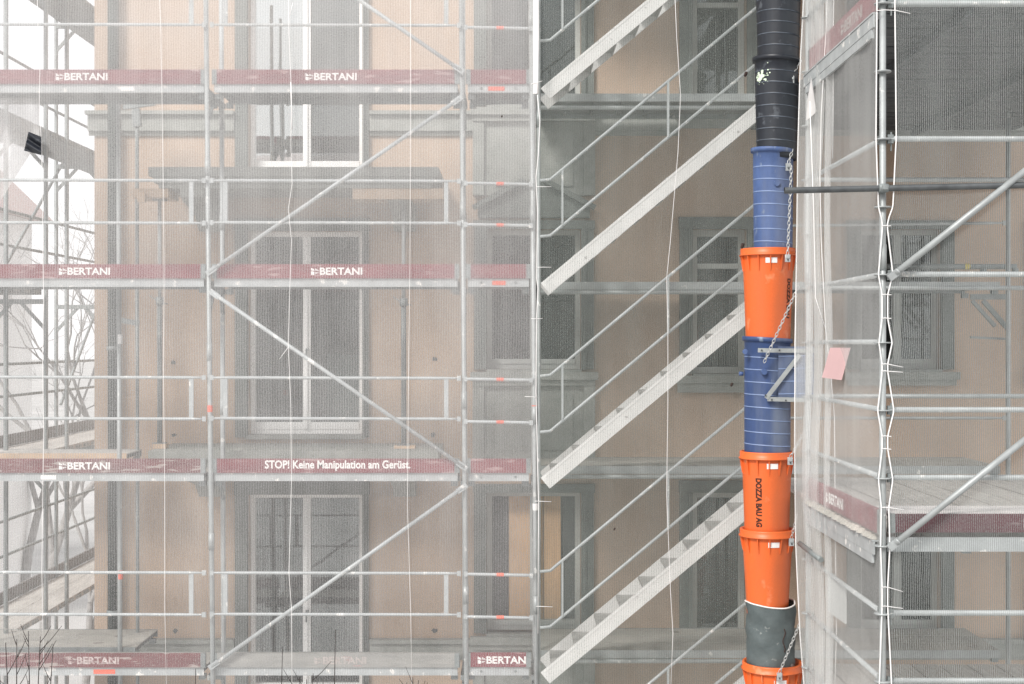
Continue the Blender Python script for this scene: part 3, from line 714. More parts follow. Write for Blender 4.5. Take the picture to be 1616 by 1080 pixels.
s = MB()
for px in (1552, 1602): s.tube([P(px-4,428,14.98), P(px+4,428,14.98)], .035, 10)
s.build('coupler', M['steel_d'], H(lt['_obj'], lt['_org']))
rail(stt, (2.83, YI, Z(357,YI)), (5.33, YI, Z(352,YI)), m='steel', name='guardrail')
rail(stt, (2.83, YI, Z(660,YI)), (5.33, YI, Z(660,YI)), m='steel', name='guardrail')

# ------------------------------------------------------------------ right corner scaffold (ring lock system, close to camera)
RX, RY, RYB = X(1393, 10.2), 10.2, 12.77
rs_ = thing('corner_scaffold', 'ring lock scaffold with perforated collars at the right edge, nearest the viewer', 'scaffold', (RX, RY, 0))
def ring_standard(x, y, m='steel'):
    s = MB(); s.tube([(x, y, .05), (x, y, CZ+4.2)], .0245, 14)
    s.tube([(x, y, CZ+.50+.03), (x, y, CZ+.50+.22)], .0285, 14); s.box(x-.08, x+.08, y-.08, y+.08, .004, .016)
    o = s.build('standard', M[m], rs_)
    k = -3.5
    while k < 4:
        q = MB(); z = CZ+k-.005; q.lathe((x, y), [(.025, z-.005), (.062, z-.005), (.064, z), (.062, z+.005), (.025, z+.005)], 16)
        q.build('rosette', M[m], o); k += .5
    return o
for x in (RX, RX+2.57):
    for y in (RY, RYB): ring_standard(x, y)
def wedge(parent, x, y, z, d):
    q = MB(); q.box(x-.02+d[0]*.055, x+.02+d[0]*.055, y-.02+d[1]*.055, y+.02+d[1]*.055, z-.035, z+.03)
    q.box(x-.005+d[0]*.062, x+.005+d[0]*.062, y-.006+d[1]*.062, y+.006+d[1]*.062, z-.09, z+.05); q.build('wedge_head', M['steel_d'], parent)
for k in (2.5, 1.5, .5, -.5, -1.0, -2.0, -2.5):
    z = CZ+k
    o = rail(rs_, (RX+.05, RY, z), (RX+2.52, RY, z), r=.021, m='steel_b', name='ledger', flat=False); wedge(o and H(o['_obj'], rs_['_org']), RX, RY, z, (1,0))
for k in (3.5, 3.0, 1.5, .5, .0, -.5, -1.0, -2.0, -2.5, -3.0):
    z = CZ+k
    o = rail(rs_, (RX, RY+.05, z), (RX, RYB-.05, z), r=.020, m='steel_b', name='ledger', flat=False); wedge(H(o['_obj'], rs_['_org']), RX, RY, z, (0,1))
for k in (1.5, .5, -.5):
    z = CZ+k; rail(rs_, (RX+.05, RYB, z), (RX+2.52, RYB, z), r=.0225, m='steel', name='ledger', flat=False)
# front braces, the lower one outside the net
for (a, b_, yy, m) in (((1413,432),(1660,236), RY-.075, 'steel'), ((1413,858),(1660,660), RY-.10, 'steel')):
    p, q = P(*a, yy), P(*b_, yy); s = MB(); s.tube([p, q], .0245, 12); d = (q-p).normalized(); s.bar(p-d*.06, p+d*.02, .03, .05); s.tube([p+d*.015, p+d*.03], .027, 12)
    s.bar(Vector((RX+.04, yy+.05, p.z-.02)), p-d*.03, .03, .05)
    s.build('diagonal_brace', M[m], rs_)
# dark loose tube coupled across the front post
dt = thing('dark_scaffold_tube', 'dark horizontal tube clamped across the front corner post, its left end free', 'scaffold tube', (RX, RY-.1, CZ))
s = MB(); pts = [P(1238,301,RY-.06), P(1640,292,RY-.06)]; s.tube(pts, .0235, 16, cap=False); s.tube(list(reversed(pts)), .019, 16, cap=False); s.build('tube', M['darktube'], dt)
s = MB(); c = P(1394,297,RY-.06); s.tube([c+Vector((-.035,0,0)), c+Vector((.035,0,0))], .032, 14); s.tube([c+Vector((0,.06,-.035)), c+Vector((0,.06,.035))], .032, 14); s.bar(c+Vector((-.02,-.035,.0)), c+Vector((.02,-.035,.0)), .03, .03)
s.build('coupler', M['steel_d'], dt)
# platforms of the corner scaffold
def platform(z, x0, x1, y0, y1, label, along_y, fasc=True):
    t = thing('scaffold_platform', label, 'platform', ((x0+x1)/2, (y0+y1)/2, z-.06), 'boarded platforms of the corner scaffold')
    rnd = random.Random(int(z*100))
    if along_y:
        x = x0
        while x < x1:
            wd = .30; s = MB(); dz = rnd.uniform(-.004, .004); s.box(x, min(x+wd-.022, x1), y0, y1, z-.04+dz, z+dz); s.build('plank', M['plank'], t); x += wd
    else:
        y = y0
        while y < y1:
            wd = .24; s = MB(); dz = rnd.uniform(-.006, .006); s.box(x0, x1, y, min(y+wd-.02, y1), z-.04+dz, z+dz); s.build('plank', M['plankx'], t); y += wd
    s = MB()
    for xx in (x0+.6, x0+1.9, x0+3.2):
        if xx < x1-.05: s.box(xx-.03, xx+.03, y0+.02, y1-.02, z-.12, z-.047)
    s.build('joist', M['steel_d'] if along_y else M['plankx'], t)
    if fasc:
        s = MB(); s.box(x0, x1, y0-.016, y0-.001, z-(.10 if along_y else .05), z+.006); s.build('edge_beam', M['steel_b'], t)
    return t
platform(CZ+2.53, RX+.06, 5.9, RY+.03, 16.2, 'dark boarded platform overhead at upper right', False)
platform(CZ+4.53, RX+.06, 5.9, RY+.03, 16.2, 'unseen boarded platform added overhead at right to shade the wall', False)  # unseen platform added to darken the wall beneath it
platform(CZ-1.45, RX+.04, 5.9, RY+.03, 14.8, 'boarded platform seen from above behind the dark red toe board', True)
platform(CZ-3.45, RX+.04, 5.9, RY+.03, 14.8, 'boarded platform seen from above at the bottom right corner', True)
# inner landing behind the front ledger at +.5
s = MB(); 
# side decks fascia: narrow aluminium edge seen along the side face
for z, lab in ((CZ+2.47, 'bright aluminium edge beam running back from the corner post at the top'), (CZ-1.45, 'snow-dusted aluminium edge beam running back from the corner post below the red board')):
    t = thing('edge_beam', lab, 'edge beam', (RX-.02, (RY+RYB)/2, z-.1), 'side edge beams of the corner scaffold')
    s = MB(); s.box(RX-.055, RX-.04, RY+.06, RYB-.06, z-.13, z-.035); s.box(RX-.06, RX+.03, RY+.06, RYB-.06, z-.033, z-.02); s.box(RX-.052, RX-.03, RY+.12, RYB-.12, z-.20, z-.132)
    s.build('beam', M['steel_b'], t)
    if z < CZ:
        s = MB(); rnd = random.Random(3)
        for k in range(46):
            yy = RY+.1+(RYB-RY-.2)*k/46; r = rnd.uniform(.022, .046); n = 8; zz = z-.018
            vs = [(RX-.035+r*1.2*math.cos(a*6.283/n), yy+r*1.6*math.sin(a*6.283/n), zz) for a in range(n)] + [(RX-.035+r*.5*math.cos(a*6.283/n), yy+r*.7*math.sin(a*6.283/n), zz+r*.8) for a in range(n)]
            s.add(vs, [(a, (a+1)%n, (a+1)%n+n, a+n) for a in range(n)] + [tuple(range(n, 2*n))], 0, True)
        s.build('plaster_crumbs', M['decktop'], t)
s = MB(); s.box(RX+.07, RX+2.5, RY+.0, RY+.235, CZ-1.30, CZ-1.262); s.box(RX+.07, RX+2.5, RY+.242, RY+.47, CZ-1.305, CZ-1.265)
tag(s.build('dusty_plank', M['dust']), 'pale dust-covered plank laid behind the dark crimson toe board', 'plank')
toe('toe_board', (RX+.04, RY-.012), (RX+2.53, RY-.012), CZ-1.405, CZ-1.268, 'dark crimson toe board across the front at lower right, with snowy deck behind', 'red_dark', 'BERTANI', (.40,.62), 'white_paint', 'toe boards of the corner scaffold')
toe('toe_board', (RX-.01, RYB-.05), (RX-.01, RY+.06), CZ-1.43, CZ-1.25, 'red toe board running back from the corner post at lower right, small lettering', 'red', 'BERTANI', (.30,.55), 'white_paint', 'toe boards of the corner scaffold')
toe('toe_board', (RX-.01, RYB-.05), (RX-.01, RY+.06), CZ+2.49, CZ+2.68, 'red toe board running back from the corner post at the top of the picture', 'red', 'BERTANI', (.52,.8), 'faint_paint', 'toe boards of the corner scaffold')
# small things hung on the side rails
s = MB(); a = [P(1310,549,11.7), P(1340,549,11.2), P(1326,600,11.2), P(1297,596,11.7)]
s.add(a + [p+Vector((.012,0,0)) for p in a], [(0,1,2,3),(7,6,5,4),(0,4,5,1),(1,5,6,2),(2,6,7,3),(3,7,4,0)])
tag(s.build('warning_card', M['pink']), 'faded red card hanging askew from the side rail behind the net', 'sign')
s = MB(); a = [P(1306,908,11.9), P(1334,928,11.5), P(1334,985,11.5), P(1306,965,11.9)]
s.add(a + [p+Vector((.012,0,0)) for p in a], [(0,1,2,3),(7,6,5,4),(0,4,5,1),(1,5,6,2),(2,6,7,3),(3,7,4,0)])
tag(s.build('paper_sheet', M['greycard']), 'pale sheet hanging from the side rail near the bottom right', 'sheet')
s = MB(); s.tube([P(1262,858,12.6), P(1296,884,12.0)], .024, 12); tag(s.build('pipe_stub', M['steel_d']), 'short grey pipe stub resting on the lower side rail behind the net', 'pipe')

# ------------------------------------------------------------------ debris chute
CY = 13.25
SC = F / CY
def barrel(cx, ytop, ybot, rt, rb, mkind, label, lip='flange', ribs=True, name='chute_barrel'):
    """cx in px at CY; radii in px"""
    x = X(cx, CY); zt_, zb = Z(ytop, CY), Z(ybot, CY); r0, r1 = rt/SC, rb/SC
    t = thing(name, label, 'chute barrel', (x, CY, zb), 'barrels of the debris chute')
    H_ = zt_-zb; f = lambda z: r1+(r0-r1)*((z-zb)/H_)
    if mkind in ('blue', 'black', 'blue_dk'):
        prof = [(r1-.012, zb), (r1, zb)]; mis = [0]; step = 18.0/SC if mkind == 'black' else 19.5/SC; z = zb+.05
        while z < zt_-.10:
            prof += [(f(z), z-.006), (f(z), z), (f(z)+.003, z+.002), (f(z)+.003, z+.007), (f(z)+.0002, z+.009), (f(z)+.0002, z+.015)]; mis += [0, 0, 1, 1, 1, 0]; z += step
        prof += [(f(zt_-.05), zt_-.05)]; mis += [0]
        prof += [(r0+.004, zt_-.045), (r0+.020, zt_-.04), (r0+.022, zt_-.005), (r0+.014, zt_), (r0-.012, zt_), (r0-.014, zt_-.3)]; mis += [0]*6
        bd = MB(); bd.lathe((x, CY), prof, 56, mis=mis)
        # the wound wall sags slightly from ring to ring: tilt
        bd.v = [(vx, vy, vz + (vx-x)*-.06 + (.0)) for vx, vy, vz in bd.v]
        bd.build('body', [M[mkind], M['black_rib'] if mkind == 'black' else M['blue_rib']], t)
    elif mkind == 'rubber':
        bd = MB(); rnd = random.Random(5); n = 48; rows_ = 24; vs = []; fs = []
        for j in range(rows_+1):
            z = zb+H_*j/rows_
            for k in range(n):
                a = 2*math.pi*k/n; r = f(z)+.006*math.sin(3*a+j*.7)+.004*math.sin(5*a-j*.5)+.003*math.sin(9*a+j*1.3)
                vs.append((x+r*math.cos(a), CY+r*math.sin(a), z+(.015*math.sin(2*a+1) if j == rows_ else 0)))
        for j in range(rows_):
            for k in range(n): fs.append((j*n+k, j*n+(k+1)%n, (j+1)*n+(k+1)%n, (j+1)*n+k))
        bd.add(vs, fs, 0, True); bd.build('body', M['rubber'], t)
        e = MB(); pts = [Vector(vs[rows_*n+k]) for k in range(n)]; e.tube(pts, .007, 6, closed=True); e.build('rim', M['white_paint'], t)
    else:
        prof = [(r1-.012, zb), (r1, zb), (r1+.001, zb+.02), (f(zb+H_*.5)-.001, zb+H_*.5), (f(zt_-.24), zt_-.24), (f(zt_-.12), zt_-.12), (r0, zt_-.07),
                (r0+.002, zt_-.065)]
        bd = MB(); bd.lathe((x, CY), prof, 56); bd.build('body', M['orange'], t)
        rm = MB(); rm.lathe((x, CY), [(r0+.001, zt_-.068), (r0+.028, zt_-.072), (r0+.030, zt_-.06), (r0+.018, zt_-.055), (r0+.020, zt_-.012), (r0+.016, zt_), (r0-.006, zt_), (r0-.01, zt_-.12)], 56); rm.build('rim', M['orange'], t)
        for k in range(14):
            a = 2*math.pi*(k+.3)/14; ca, sa = math.cos(a), math.sin(a); q = MB(); w_ = .005; tx, ty = -sa*w_, ca*w_
            def rp(r, z, s_): return (x+r*ca+tx*s_, CY+r*sa+ty*s_, z)
            za, zc = zt_-.071, zt_-.215
            vs = [rp(f(za)-.003, za, -1), rp(r0+.024, za, -1), rp(f(zc)-.003, zc, -1), rp(f(za)-.003, za, 1), rp(r0+.024, za, 1), rp(f(zc)-.003, zc, 1)]
            vs2 = [rp(f(zc)+.006, zc, -1), rp(f(zc)+.006, zc, 1)]
            q.add(vs+vs2, [(0,2,6,1), (3,4,7,5), (1,6,7,4), (0,1,4,3), (2,5,7,6)]); q.build('stiffener_rib', M['orange'], t)
    return t, x, f, zt_, zb
def wrap(mb, x, f, th0, zc, u0, mode, W_, H_, body, bold=.02):
    """lettering wrapped on a barrel; reads downwards"""
    def fn(u_, v_):
        z = zc-u_*W_; th = th0+(v_-.5)*H_/f(z); r = f(z)+.0025
        return (x+r*math.sin(th), CY-r*math.cos(th), z)
    add_text(mb, body, fn, bold)
# top to bottom
t, x, f, a, b_ = barrel(1228, -90, 104, 37, 32, 'black', 'black ribbed chute barrel at the very top of the chute')
t, x, f, a, b_ = barrel(1225.5, 93, 252, 34.5, 31, 'black', 'black ribbed chute barrel with a pale green spray mark, above the blue one')
s = MB(); rnd = random.Random(9)
for k in range(75):
    an = rnd.uniform(0, 6.28); rr = abs(rnd.gauss(0, .045)); zc_ = Z(125,CY)+rr*math.sin(an)*1.1; th = -.95+rr*math.cos(an)/f(zc_)*1.3; w_ = rnd.uniform(.003,.010)*(1.4 if rr < .05 else .7); n = 6
    th = max(th, -1.35)
    s.add([(x+(f(zc_)+.0055)*math.sin(th+w_*math.cos(q*1.047)/.18), CY-(f(zc_)+.0055)*math.cos(th+w_*math.cos(q*1.047)/.18), zc_+w_*math.sin(q*1.047)) for q in range(n)], [tuple(range(n))])
s.build('spray_mark', M['spray'], t)['_obj']['kind'] = 'stuff'
t, x, f, a, b_ = barrel(1220, 236, 412, 31.5, 30, 'blue', 'upper blue ribbed chute barrel between the black and orange barrels')
s = MB(); s.tube([(x-.0, CY-.175, Z(293,CY)), (x-.0, CY-.205, Z(293,CY))], .028, 14); s.build('plug', M['blue'], t)
t, x, f, a, b_ = barrel(1212, 393, 556, 40, 34, 'orange', 'upper orange chute barrel, black lettering partly turned away, over the blue inlet barrel')
s = MB(); wrap(s, x, f, .82, Z(441,CY), 0, 0, 62/SC*1.0, .055, 'DOZZA BAU', .045); s.build('lettering', M['ink'], t)
def sticker(t, x, f, th, z, w_=.10, h=.05):
    s = MB(); n = 5; r = lambda zz: f(zz)+.004
    vs = [(x+r(zz)*math.sin(th+(k/n-.5)*w_/.22), CY-r(zz)*math.cos(th+(k/n-.5)*w_/.22), zz) for zz in (z-h/2, z+h/2) for k in range(n+1)]
    s.add(vs, [(k, k+1, k+n+2, k+n+1) for k in range(n)], 0, True); s.build('sticker', M['label_white'], t)
sticker(t, x, f, -.05, Z(413,CY))
t, x, f, a, b_ = barrel(1211, 533, 730, 36, 36, 'blue_dk', 'lower blue chute barrel with a side inlet hopper and bolted steel straps')
inl = MB(); xi = x+.06; xo = X(1275, CY)
vs = [(xi, CY-.235, Z(547,CY)), (xo, CY-.27, Z(547,CY)), (xo, CY-.27, Z(631,CY)), (xi, CY-.235, Z(631,CY)), (xi, CY+.2, Z(547,CY)), (xo, CY+.2, Z(547,CY)), (xo, CY+.2, Z(631,CY)), (xi, CY+.2, Z(631,CY))]
inl.add(vs, [(0,3,2,1),(0,1,5,4),(3,7,6,2),(4,5,6,7),(0,4,7,3)]); inh = inl.build('inlet_hopper', M['blue_dk'], t)
s = MB()
for i in range(4): s.bar(Vector((xi+.0, CY-.238, Z(562+i*19.5,CY))), Vector((xo, CY-.273, Z(561+i*19.5,CY))), .004, .008)
s.build('hopper_rib', M['blue_rib'], H(inh['_obj'], t['_org']))
s = MB()
for p, q in ((P(1196,553,CY-.262), P(1290,554,CY-.285)), (P(1209,629,CY-.268), P(1262,560,CY-.284)), (P(1211,630,CY-.262), P(1290,632,CY-.285))):
    s.bar(p, q, .008, .040)
st_ = s.build('steel_strap', M['steel'], t)
s = MB()
for px, py in ((1202,553), (1230,553), (1208,624), (1218,631), (1240,632)):
    c = P(px, py, CY-.275); s.tube([c+Vector((0,.004,0)), c+Vector((0,-.01,0))], .008, 8)
s.build('bolt', M['darktube'], H(st_['_obj'], t['_org']))
s = MB(); c = P(1205, 587, CY-.2); s.tube([c+Vector((0,-.0,0)), c+Vector((0,-.05,0))], .028, 14); c = P(1176, 555, CY-.14); s.tube([c+Vector((0,0,0)), c+Vector((-.01,-.05,0))], .025, 14); c = P(1168, 590, CY); s.tube([c+Vector((.03,0,0)), c+Vector((-.01,0,0))], .02, 12); s.build('plug', M['blue'], t)
t, x, f, a, b_ = barrel(1210, 712, 862, 39, 34, 'orange', 'middle orange chute barrel with black stencil lettering reading downwards')
s = MB(); wrap(s, x, f, -.52, Z(752,CY), 0, 0, 76/SC, .060, 'DOZZA BAU AG', .045); s.build('lettering', M['ink'], t); sticker(t, x, f, .05, Z(733,CY))
t, x, f, a, b_ = barrel(1211, 834, 968, 40, 32, 'orange', 'lower orange chute barrel without lettering, above the grey rubber sleeve'); sticker(t, x, f, .08, Z(855,CY))
t, x, f, a, b_ = barrel(1216, 951, 1062, 38.5, 37, 'rubber', 'grey rubber chute sleeve with white edge near the bottom')
s = MB(); pts = []
for k in range(22):
    an = k/21*9; z = Z(985+k*1.75,CY); th = .36+.05*math.sin(an); r = f(z)+.012; pts.append((x+r*math.sin(th), CY-r*math.cos(th), z))
s.tube(pts, .004, 5); s.build('scribble', M['ink'], t)
t, x, f, a, b_ = barrel(1219, 1044, 1190, 44, 38, 'orange', 'orange chute barrel cut by the bottom edge of the picture'); sticker(t, x, f, .1, Z(1068,CY))

def chain(p, q, label, sag=.0, clampp=True):
    p, q = Vector(p), Vector(q); L_ = (q-p).length; n = int(L_/.034)
    t = thing('chain', label, 'chain', tuple(p), 'chains of the debris chute')
    s = MB(); d = (q-p).normalized()
    for i in range(n):
        c = p+(q-p)*((i+.5)/n)+Vector((0,0,-sag*math.sin(math.pi*(i+.5)/n)))
        a = d.cross(Vector((0,1,0))).normalized() if i % 2 == 0 else d.cross(d.cross(Vector((0,1,0)))).normalized()
        a = (a+.25*Vector((0,1,0)).cross(d)).normalized() if i % 2 else a
        pts = [c+d*.025*math.sin(k*math.pi/5)+a*.0115*math.cos(k*math.pi/5) for k in range(10)]
        s.tube(pts, .0036, 5, closed=True)
    s.build('links', M['chain'], t)
    if clampp:
        c = p; k = MB(); k.box(c.x-.024, c.x+.024, c.y-.012, c.y+.012, c.z-.07, c.z-.0); k.box(c.x-.016, c.x+.016, c.y-.02, c.y-.0125, c.z-.035, c.z-.015); k.build('clamp', M['steel_b'], t)
        k = MB(); k.tube([c+Vector((0,-.02,-.05)), c+Vector((0,-.012,-.05))], .008, 8); k.build('bolt', M['darktube'], t)
    return t
yc = CY-.27
chain(P(1243,402,yc), P(1249,262,yc), 'chain hanging from the upper blue barrel to the rim of the upper orange barrel')
chain(P(1244,258,CY-.2), P(1251,236,CY-.15), 'short chain knot with padlock shaped clamp beside the upper blue rim')
chain(P(1249,120,CY-.15), P(1264,95,CY-.1), 'short chain beside the black barrel rim at the top')
chain(P(1206,572,yc-.03), P(1260,452,12.72), 'chain slanting from the blue inlet hopper up across the orange barrel', clampp=False)
chain(P(1247,722,yc), P(1285,655,12.85), 'chain leaving the rim of the middle orange barrel behind the net')
chain(P(1249,850,yc+.05), P(1258,812,12.9), 'short chain at the rim of the lower orange barrel')
chain(P(1230,1062,yc-.03), P(1262,985,12.80), 'chain slanting up from the lowest orange barrel over the grey sleeve')

# ------------------------------------------------------------------ netting
def net_sheet(name, x0, x1, z0, z1, y, m, label, nu=120, nv=90, amp=.02, seed=0, y_by=None, edge=None):
    ph = [random.Random(seed+i).uniform(0, 6.28) for i in range(8)]
    def fn(a, b_):
        x = x0+(x1-x0)*a; z = z0+(z1-z0)*b_
        yy = y + .012*math.exp(-((x*.75+z-8.1-round((x*.75+z-8.1)/2.3)*2.3)/.05)**2) + amp*(math.sin(x*2.3+ph[0]+.6*math.sin(z*1.1+ph[1]))*.5+math.sin(z*3.1+ph[2])*.35+.3*math.sin(x*7+z*1.7+ph[3])*math.sin(z*2.2+ph[4]))
        if edge: x, yy = edge(a, b_, x, z, yy)
        return (x, yy, z)
    m_ = grid(nu, nv, fn, lambda a, b_: ((x1-x0)*a, (z1-z0)*b_))
    return tag(m_.build(name, m, origin=((x0+x1)/2, y, z0)), label, 'netting', 'scaffold nets')
def cord(parent, pts, r=.0045, name='seam_cord', m='cord'):
    s = MB(); s.tube(pts, r, 6); return s.build(name, M[m], parent)
NZ0, NZ1 = .6, CZ+4.3
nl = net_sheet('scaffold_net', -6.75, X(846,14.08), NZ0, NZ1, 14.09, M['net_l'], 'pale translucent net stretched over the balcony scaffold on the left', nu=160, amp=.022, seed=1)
def seam(pxs, y=14.05, par=nl, r=.0030, m='cord'):
    pts = [P(px, py, y) for px, py in pxs]; o = par['_obj']; org = par['_org']
    cord(H(o, org), pts, r, m=m)
seam([(58,-40),(60,40),(63,110),(62,165),(66,240),(67,330),(69,480),(67,560),(69,680),(66,900),(70,1100)])
seam([(251,-30),(254,60),(257,240),(259,420),(258,600),(260,780),(260,960),(263,1100)], r=.0024)
seam([(455,-30),(456,50),(460,150),(459,230),(461,290),(455,330),(460,380),(457,470),(455,545),(459,640),(460,760),(456,905),(460,960),(461,1100)])
seam([(648,-30),(648,200),(647,420),(645,560),(643,800),(648,960),(650,1100)], r=.0024)
seam([(459,130),(461,205)], r=.006); seam([(455,548),(441,567)], r=.003); seam([(462,5),(457,26)], r=.003)
# second, coarser net on the stair tower
def edge_s(a, b_, x, z, yy):
    if a < .04:
        x += .018*math.sin(z*math.pi)*(1-a/.04)
    return x, yy
ns = net_sheet('scaffold_net', X(849,14.08), 2.66, NZ0, NZ1, 14.06, M['net_s'], 'net stretched over the stair flights beside the chute, shade put into its grey green colour', nu=100, amp=.03, seed=12, edge=edge_s)
seam([(1064,-30),(1068,60),(1074,150),(1070,240),(1058,380),(1052,440),(1054,520),(1054,640),(1052,780),(1058,930),(1062,1000),(1058,1100)], par=ns, y=13.99)
seam([(848,150),(852,190),(850,240),(846,280),(848,330),(847,440),(849,455),(847,500),(846,620),(850,800),(849,1000)], par=ns, y=13.99, r=.005)
seam([(848,-30),(849,60),(848,120),(849,148)], par=ns, y=13.99, r=.012)
for (a, b_) in (((838,133),(856,128)), ((838,503),(856,503)), ((846,295),(870,295)), ((846,422),(870,422)), ((828,626),(848,627)), ((844,791),(870,792)), ((846,957),(872,958))):
    seam([a, b_], par=ns, y=13.98, r=.003)
# white strap where the two nets meet
s = MB(); s.box(X(841,13.99), X(848,13.99), 13.985, 13.992, Z(148,13.99), Z(-10,13.99)); s.build('hem_strip', M['hem'], H(ns['_obj'], ns['_org']))
# front net of the corner scaffold, laced to the post
ties = [Z(p, RY) for p in (-60, 20, 358, 466, 503, 575, 586, 688, 708, 800, 925, 955, 1110)]
def pinch(z):
    """how far the hem stands off the post: 0 at ties, 1 midway"""
    ts = sorted(ties)
    for i in range(len(ts)-1):
        if ts[i] <= z <= ts[i+1]:
            u = (z-ts[i])/(ts[i+1]-ts[i]); span = ts[i+1]-ts[i]
            return math.sin(math.pi*u)*min(1, span/.5)
    return .6
HEM = [(-200,.075),(15,.075),(110,.08),(219,.085),(328,.06),(345,.03),(358,.018),(434,.06),(466,.022),(503,.022),(541,.055),(575,.022),(586,.022),(648,.068),(688,.022),(708,.022),(756,.06),(800,.030),(862,.038),(925,.022),(955,.022),(1075,.05),(2600,.03)]
def px_off(z):
    py = 540-(z-CZ)*F/RY
    for (a, u), (b2, v) in zip(HEM, HEM[1:]):
        if a <= py <= b2: return u+(v-u)*(py-a)/(b2-a)
    return .04
def edge_f(a, b_, x, z, yy):
    k = max(0, 1-a/.16); k = k*k
    return x-(x0f+.055-(RX+px_off(z)))*k, yy+.03*k*math.sin(z*5)
x0f = RX+.055
fnet = net_sheet('scaffold_net', x0f, RX+2.6, NZ0, NZ1, RY-.05, M['net_r'], 'coarse white threaded net over the front of the corner scaffold at far right', nu=140, nv=260, amp=.012, seed=4, edge=lambda a,b_,x,z,yy: (x+(RX+px_off(z)-x0f)*max(0,1-a/.12)**2, yy))
hs = []; hl = []
z = NZ0
while z < NZ1:
    hs.append((RX+px_off(z), RY-.055, z)); hl.append((RX-px_off(z)*.72, RY-.045, z)); z += .03
cord(H(fnet['_obj'], fnet['_org']), hs, .0052, 'hem', 'hem')
# side net: deep folds near the back, laced to the post in front
folds = [(0,.0,2.0),(.06,.03,1),(.10,-.05,1),(.14,.04,1),(.20,-.03,1)]
SNX = RX-.03
path = []   # (y, x offset) plan view from front post to back, with folds at the back
nF = 60
for i in range(nF+1):
    u = i/nF; y = RY-.0+(RYB-1.0-RY)*u; path.append((y, SNX+.0+.012*math.sin(u*9)))
for dy, dx in ((.06,-.03),(.10,.05),(.04,.06),(.08,-.05),(.12,-.06),(.06,.03),(.09,.05),(.07,-.06),(.10,-.06),(.08,.0),(.05,.04),(.06,-.05),(.05,-.09),(.02,-.08)):
    y0_ = path[-1][0]; 
    for k in range(1, 5): 
        t0 = path[-k][1] if False else None
    xs_ = path[-1][1]; 
    for k in range(1, 5):
        u = k/4; u = u*u*(3-2*u); path.append((y0_+dy*k/4, xs_+(SNX+dx-xs_)*u))
cum = [0]
for i in range(1, len(path)): cum.append(cum[-1]+math.hypot(path[i][0]-path[i-1][0], path[i][1]-path[i-1][1]))
EDG = [(-900,1290),(0,1269),(100,1263),(250,1257),(400,1254),(540,1252),(700,1253),(850,1256),(1000,1263),(1080,1269),(2200,1290)]
def fn_side(a, b_):
    k = a*(len(path)-1); i = min(int(k), len(path)-2); u = k-i
    y = path[i][0]*(1-u)+path[i+1][0]*u; x = path[i][1]*(1-u)+path[i+1][1]*u; z = NZ0+(NZ1-NZ0)*b_
    back = max(0, (a-.5)/.5)
    py = 540-(z-CZ)*F/13.0
    for (p0, e0), (p1, e1) in zip(EDG, EDG[1:]):
        if p0 <= py <= p1: e = e0+(e1-e0)*(py-p0)/(p1-p0); break
    x += back*(X(e-5, 12.95)-(SNX-.08)) + math.sin(math.pi*back)*.02*math.sin(z*2.7)
    y += back*.05*math.sin(z*1.1+2)
    if a < .12: x = x*(a/.12)+(RX-px_off(z)*.72)*(1-a/.12); y = y - .045*(1-a/.12)
    return (x, y, z)
sn = grid(len(path)-1, 150, fn_side, lambda a, b_: (cum[min(int(a*(len(path)-1)+.5), len(path)-1)], (NZ1-NZ0)*b_))
sn = tag(sn.build('scaffold_net', M['net_f'], origin=(SNX, 11.5, NZ0)), 'fine white net hanging in folds along the side between chute and corner post', 'netting', 'scaffold nets')
cord(H(sn['_obj'], sn['_org']), hl, .0052, 'hem', 'hem')
z = NZ0; eb = []
while z < NZ1: eb.append(Vector(fn_side(1, (z-NZ0)/(NZ1-NZ0)))+Vector((-.004,-.004,0))); z += .05
cord(H(sn['_obj'], sn['_org']), eb, .006, 'hem', 'hem')
# fold cords / seams on the side net
def seam_side(pxs, y, r=.006): cord(H(sn['_obj'], sn['_org']), [P(px, py, y) for px, py in pxs], r, 'seam_cord', 'hem')
seam_side([(1306,-20),(1303,60),(1296,180),(1294,280),(1296,380),(1303,520),(1312,600),(1317,660),(1318,800),(1320,1000),(1317,1100)], 11.95, .0035)
seam_side([(1316,-20),(1315,70),(1315,170),(1314,250)], 11.75, .003)
seam_side([(1278,160),(1284,330),(1287,470),(1303,520)], 12.0, .004)
# lacing: cable ties
rnd = random.Random(2)
ordn = ['', 'topmost', 'second', 'third', 'fourth', 'fifth', 'sixth', 'seventh', 'eighth', 'ninth', 'tenth', 'eleventh', 'lowest']
for n_, z_ in enumerate(sorted(ties, reverse=True)):
    s = MB(); xa, xb = RX-px_off(z_)*.72-.006, RX+px_off(z_)+.006; e = xb+.10 if rnd.random() < .6 else xb+.015
    s.tube([(xa, RY-.053, z_), (RX, RY-.062, z_+.004), (xb, RY-.062, z_), (e, RY-.075, z_+rnd.uniform(-.03,.03)*(e > xb+.05))], .0030, 5)
    if n_ in (0,): continue
    tag(s.build('cable_tie', M['cord']), 'white cable tie lacing the net to the front corner post, %s from the top' % ordn[n_] if n_ not in (1, 12) else 'white cable tie lacing the net to the front corner post, the %s one' % ordn[n_], 'cable tie', 'cable ties on the front corner post')
# black patch added for the dark gap in the net at upper left
def fn_b(a, b_):
    px = 45+20*a-10*(1-a)*0; pyt = 208+8*a; pyb = 238+7*a; px = px-7*(b_-1)*(-1)*(1-a)*1.0
    return P(px, pyb+(pyt-pyb)*b_, 14.0+.03*math.sin(b_*12+a*3))
gb = grid(8, 16, fn_b, lambda a, b_: (a*.13, b_*.25)); tag(gb.build('net_gap_patch', M['black'], origin=tuple(P(55,245,14.0))), 'black patch added for the darkness behind a gap in the net at upper left', 'dark patch')
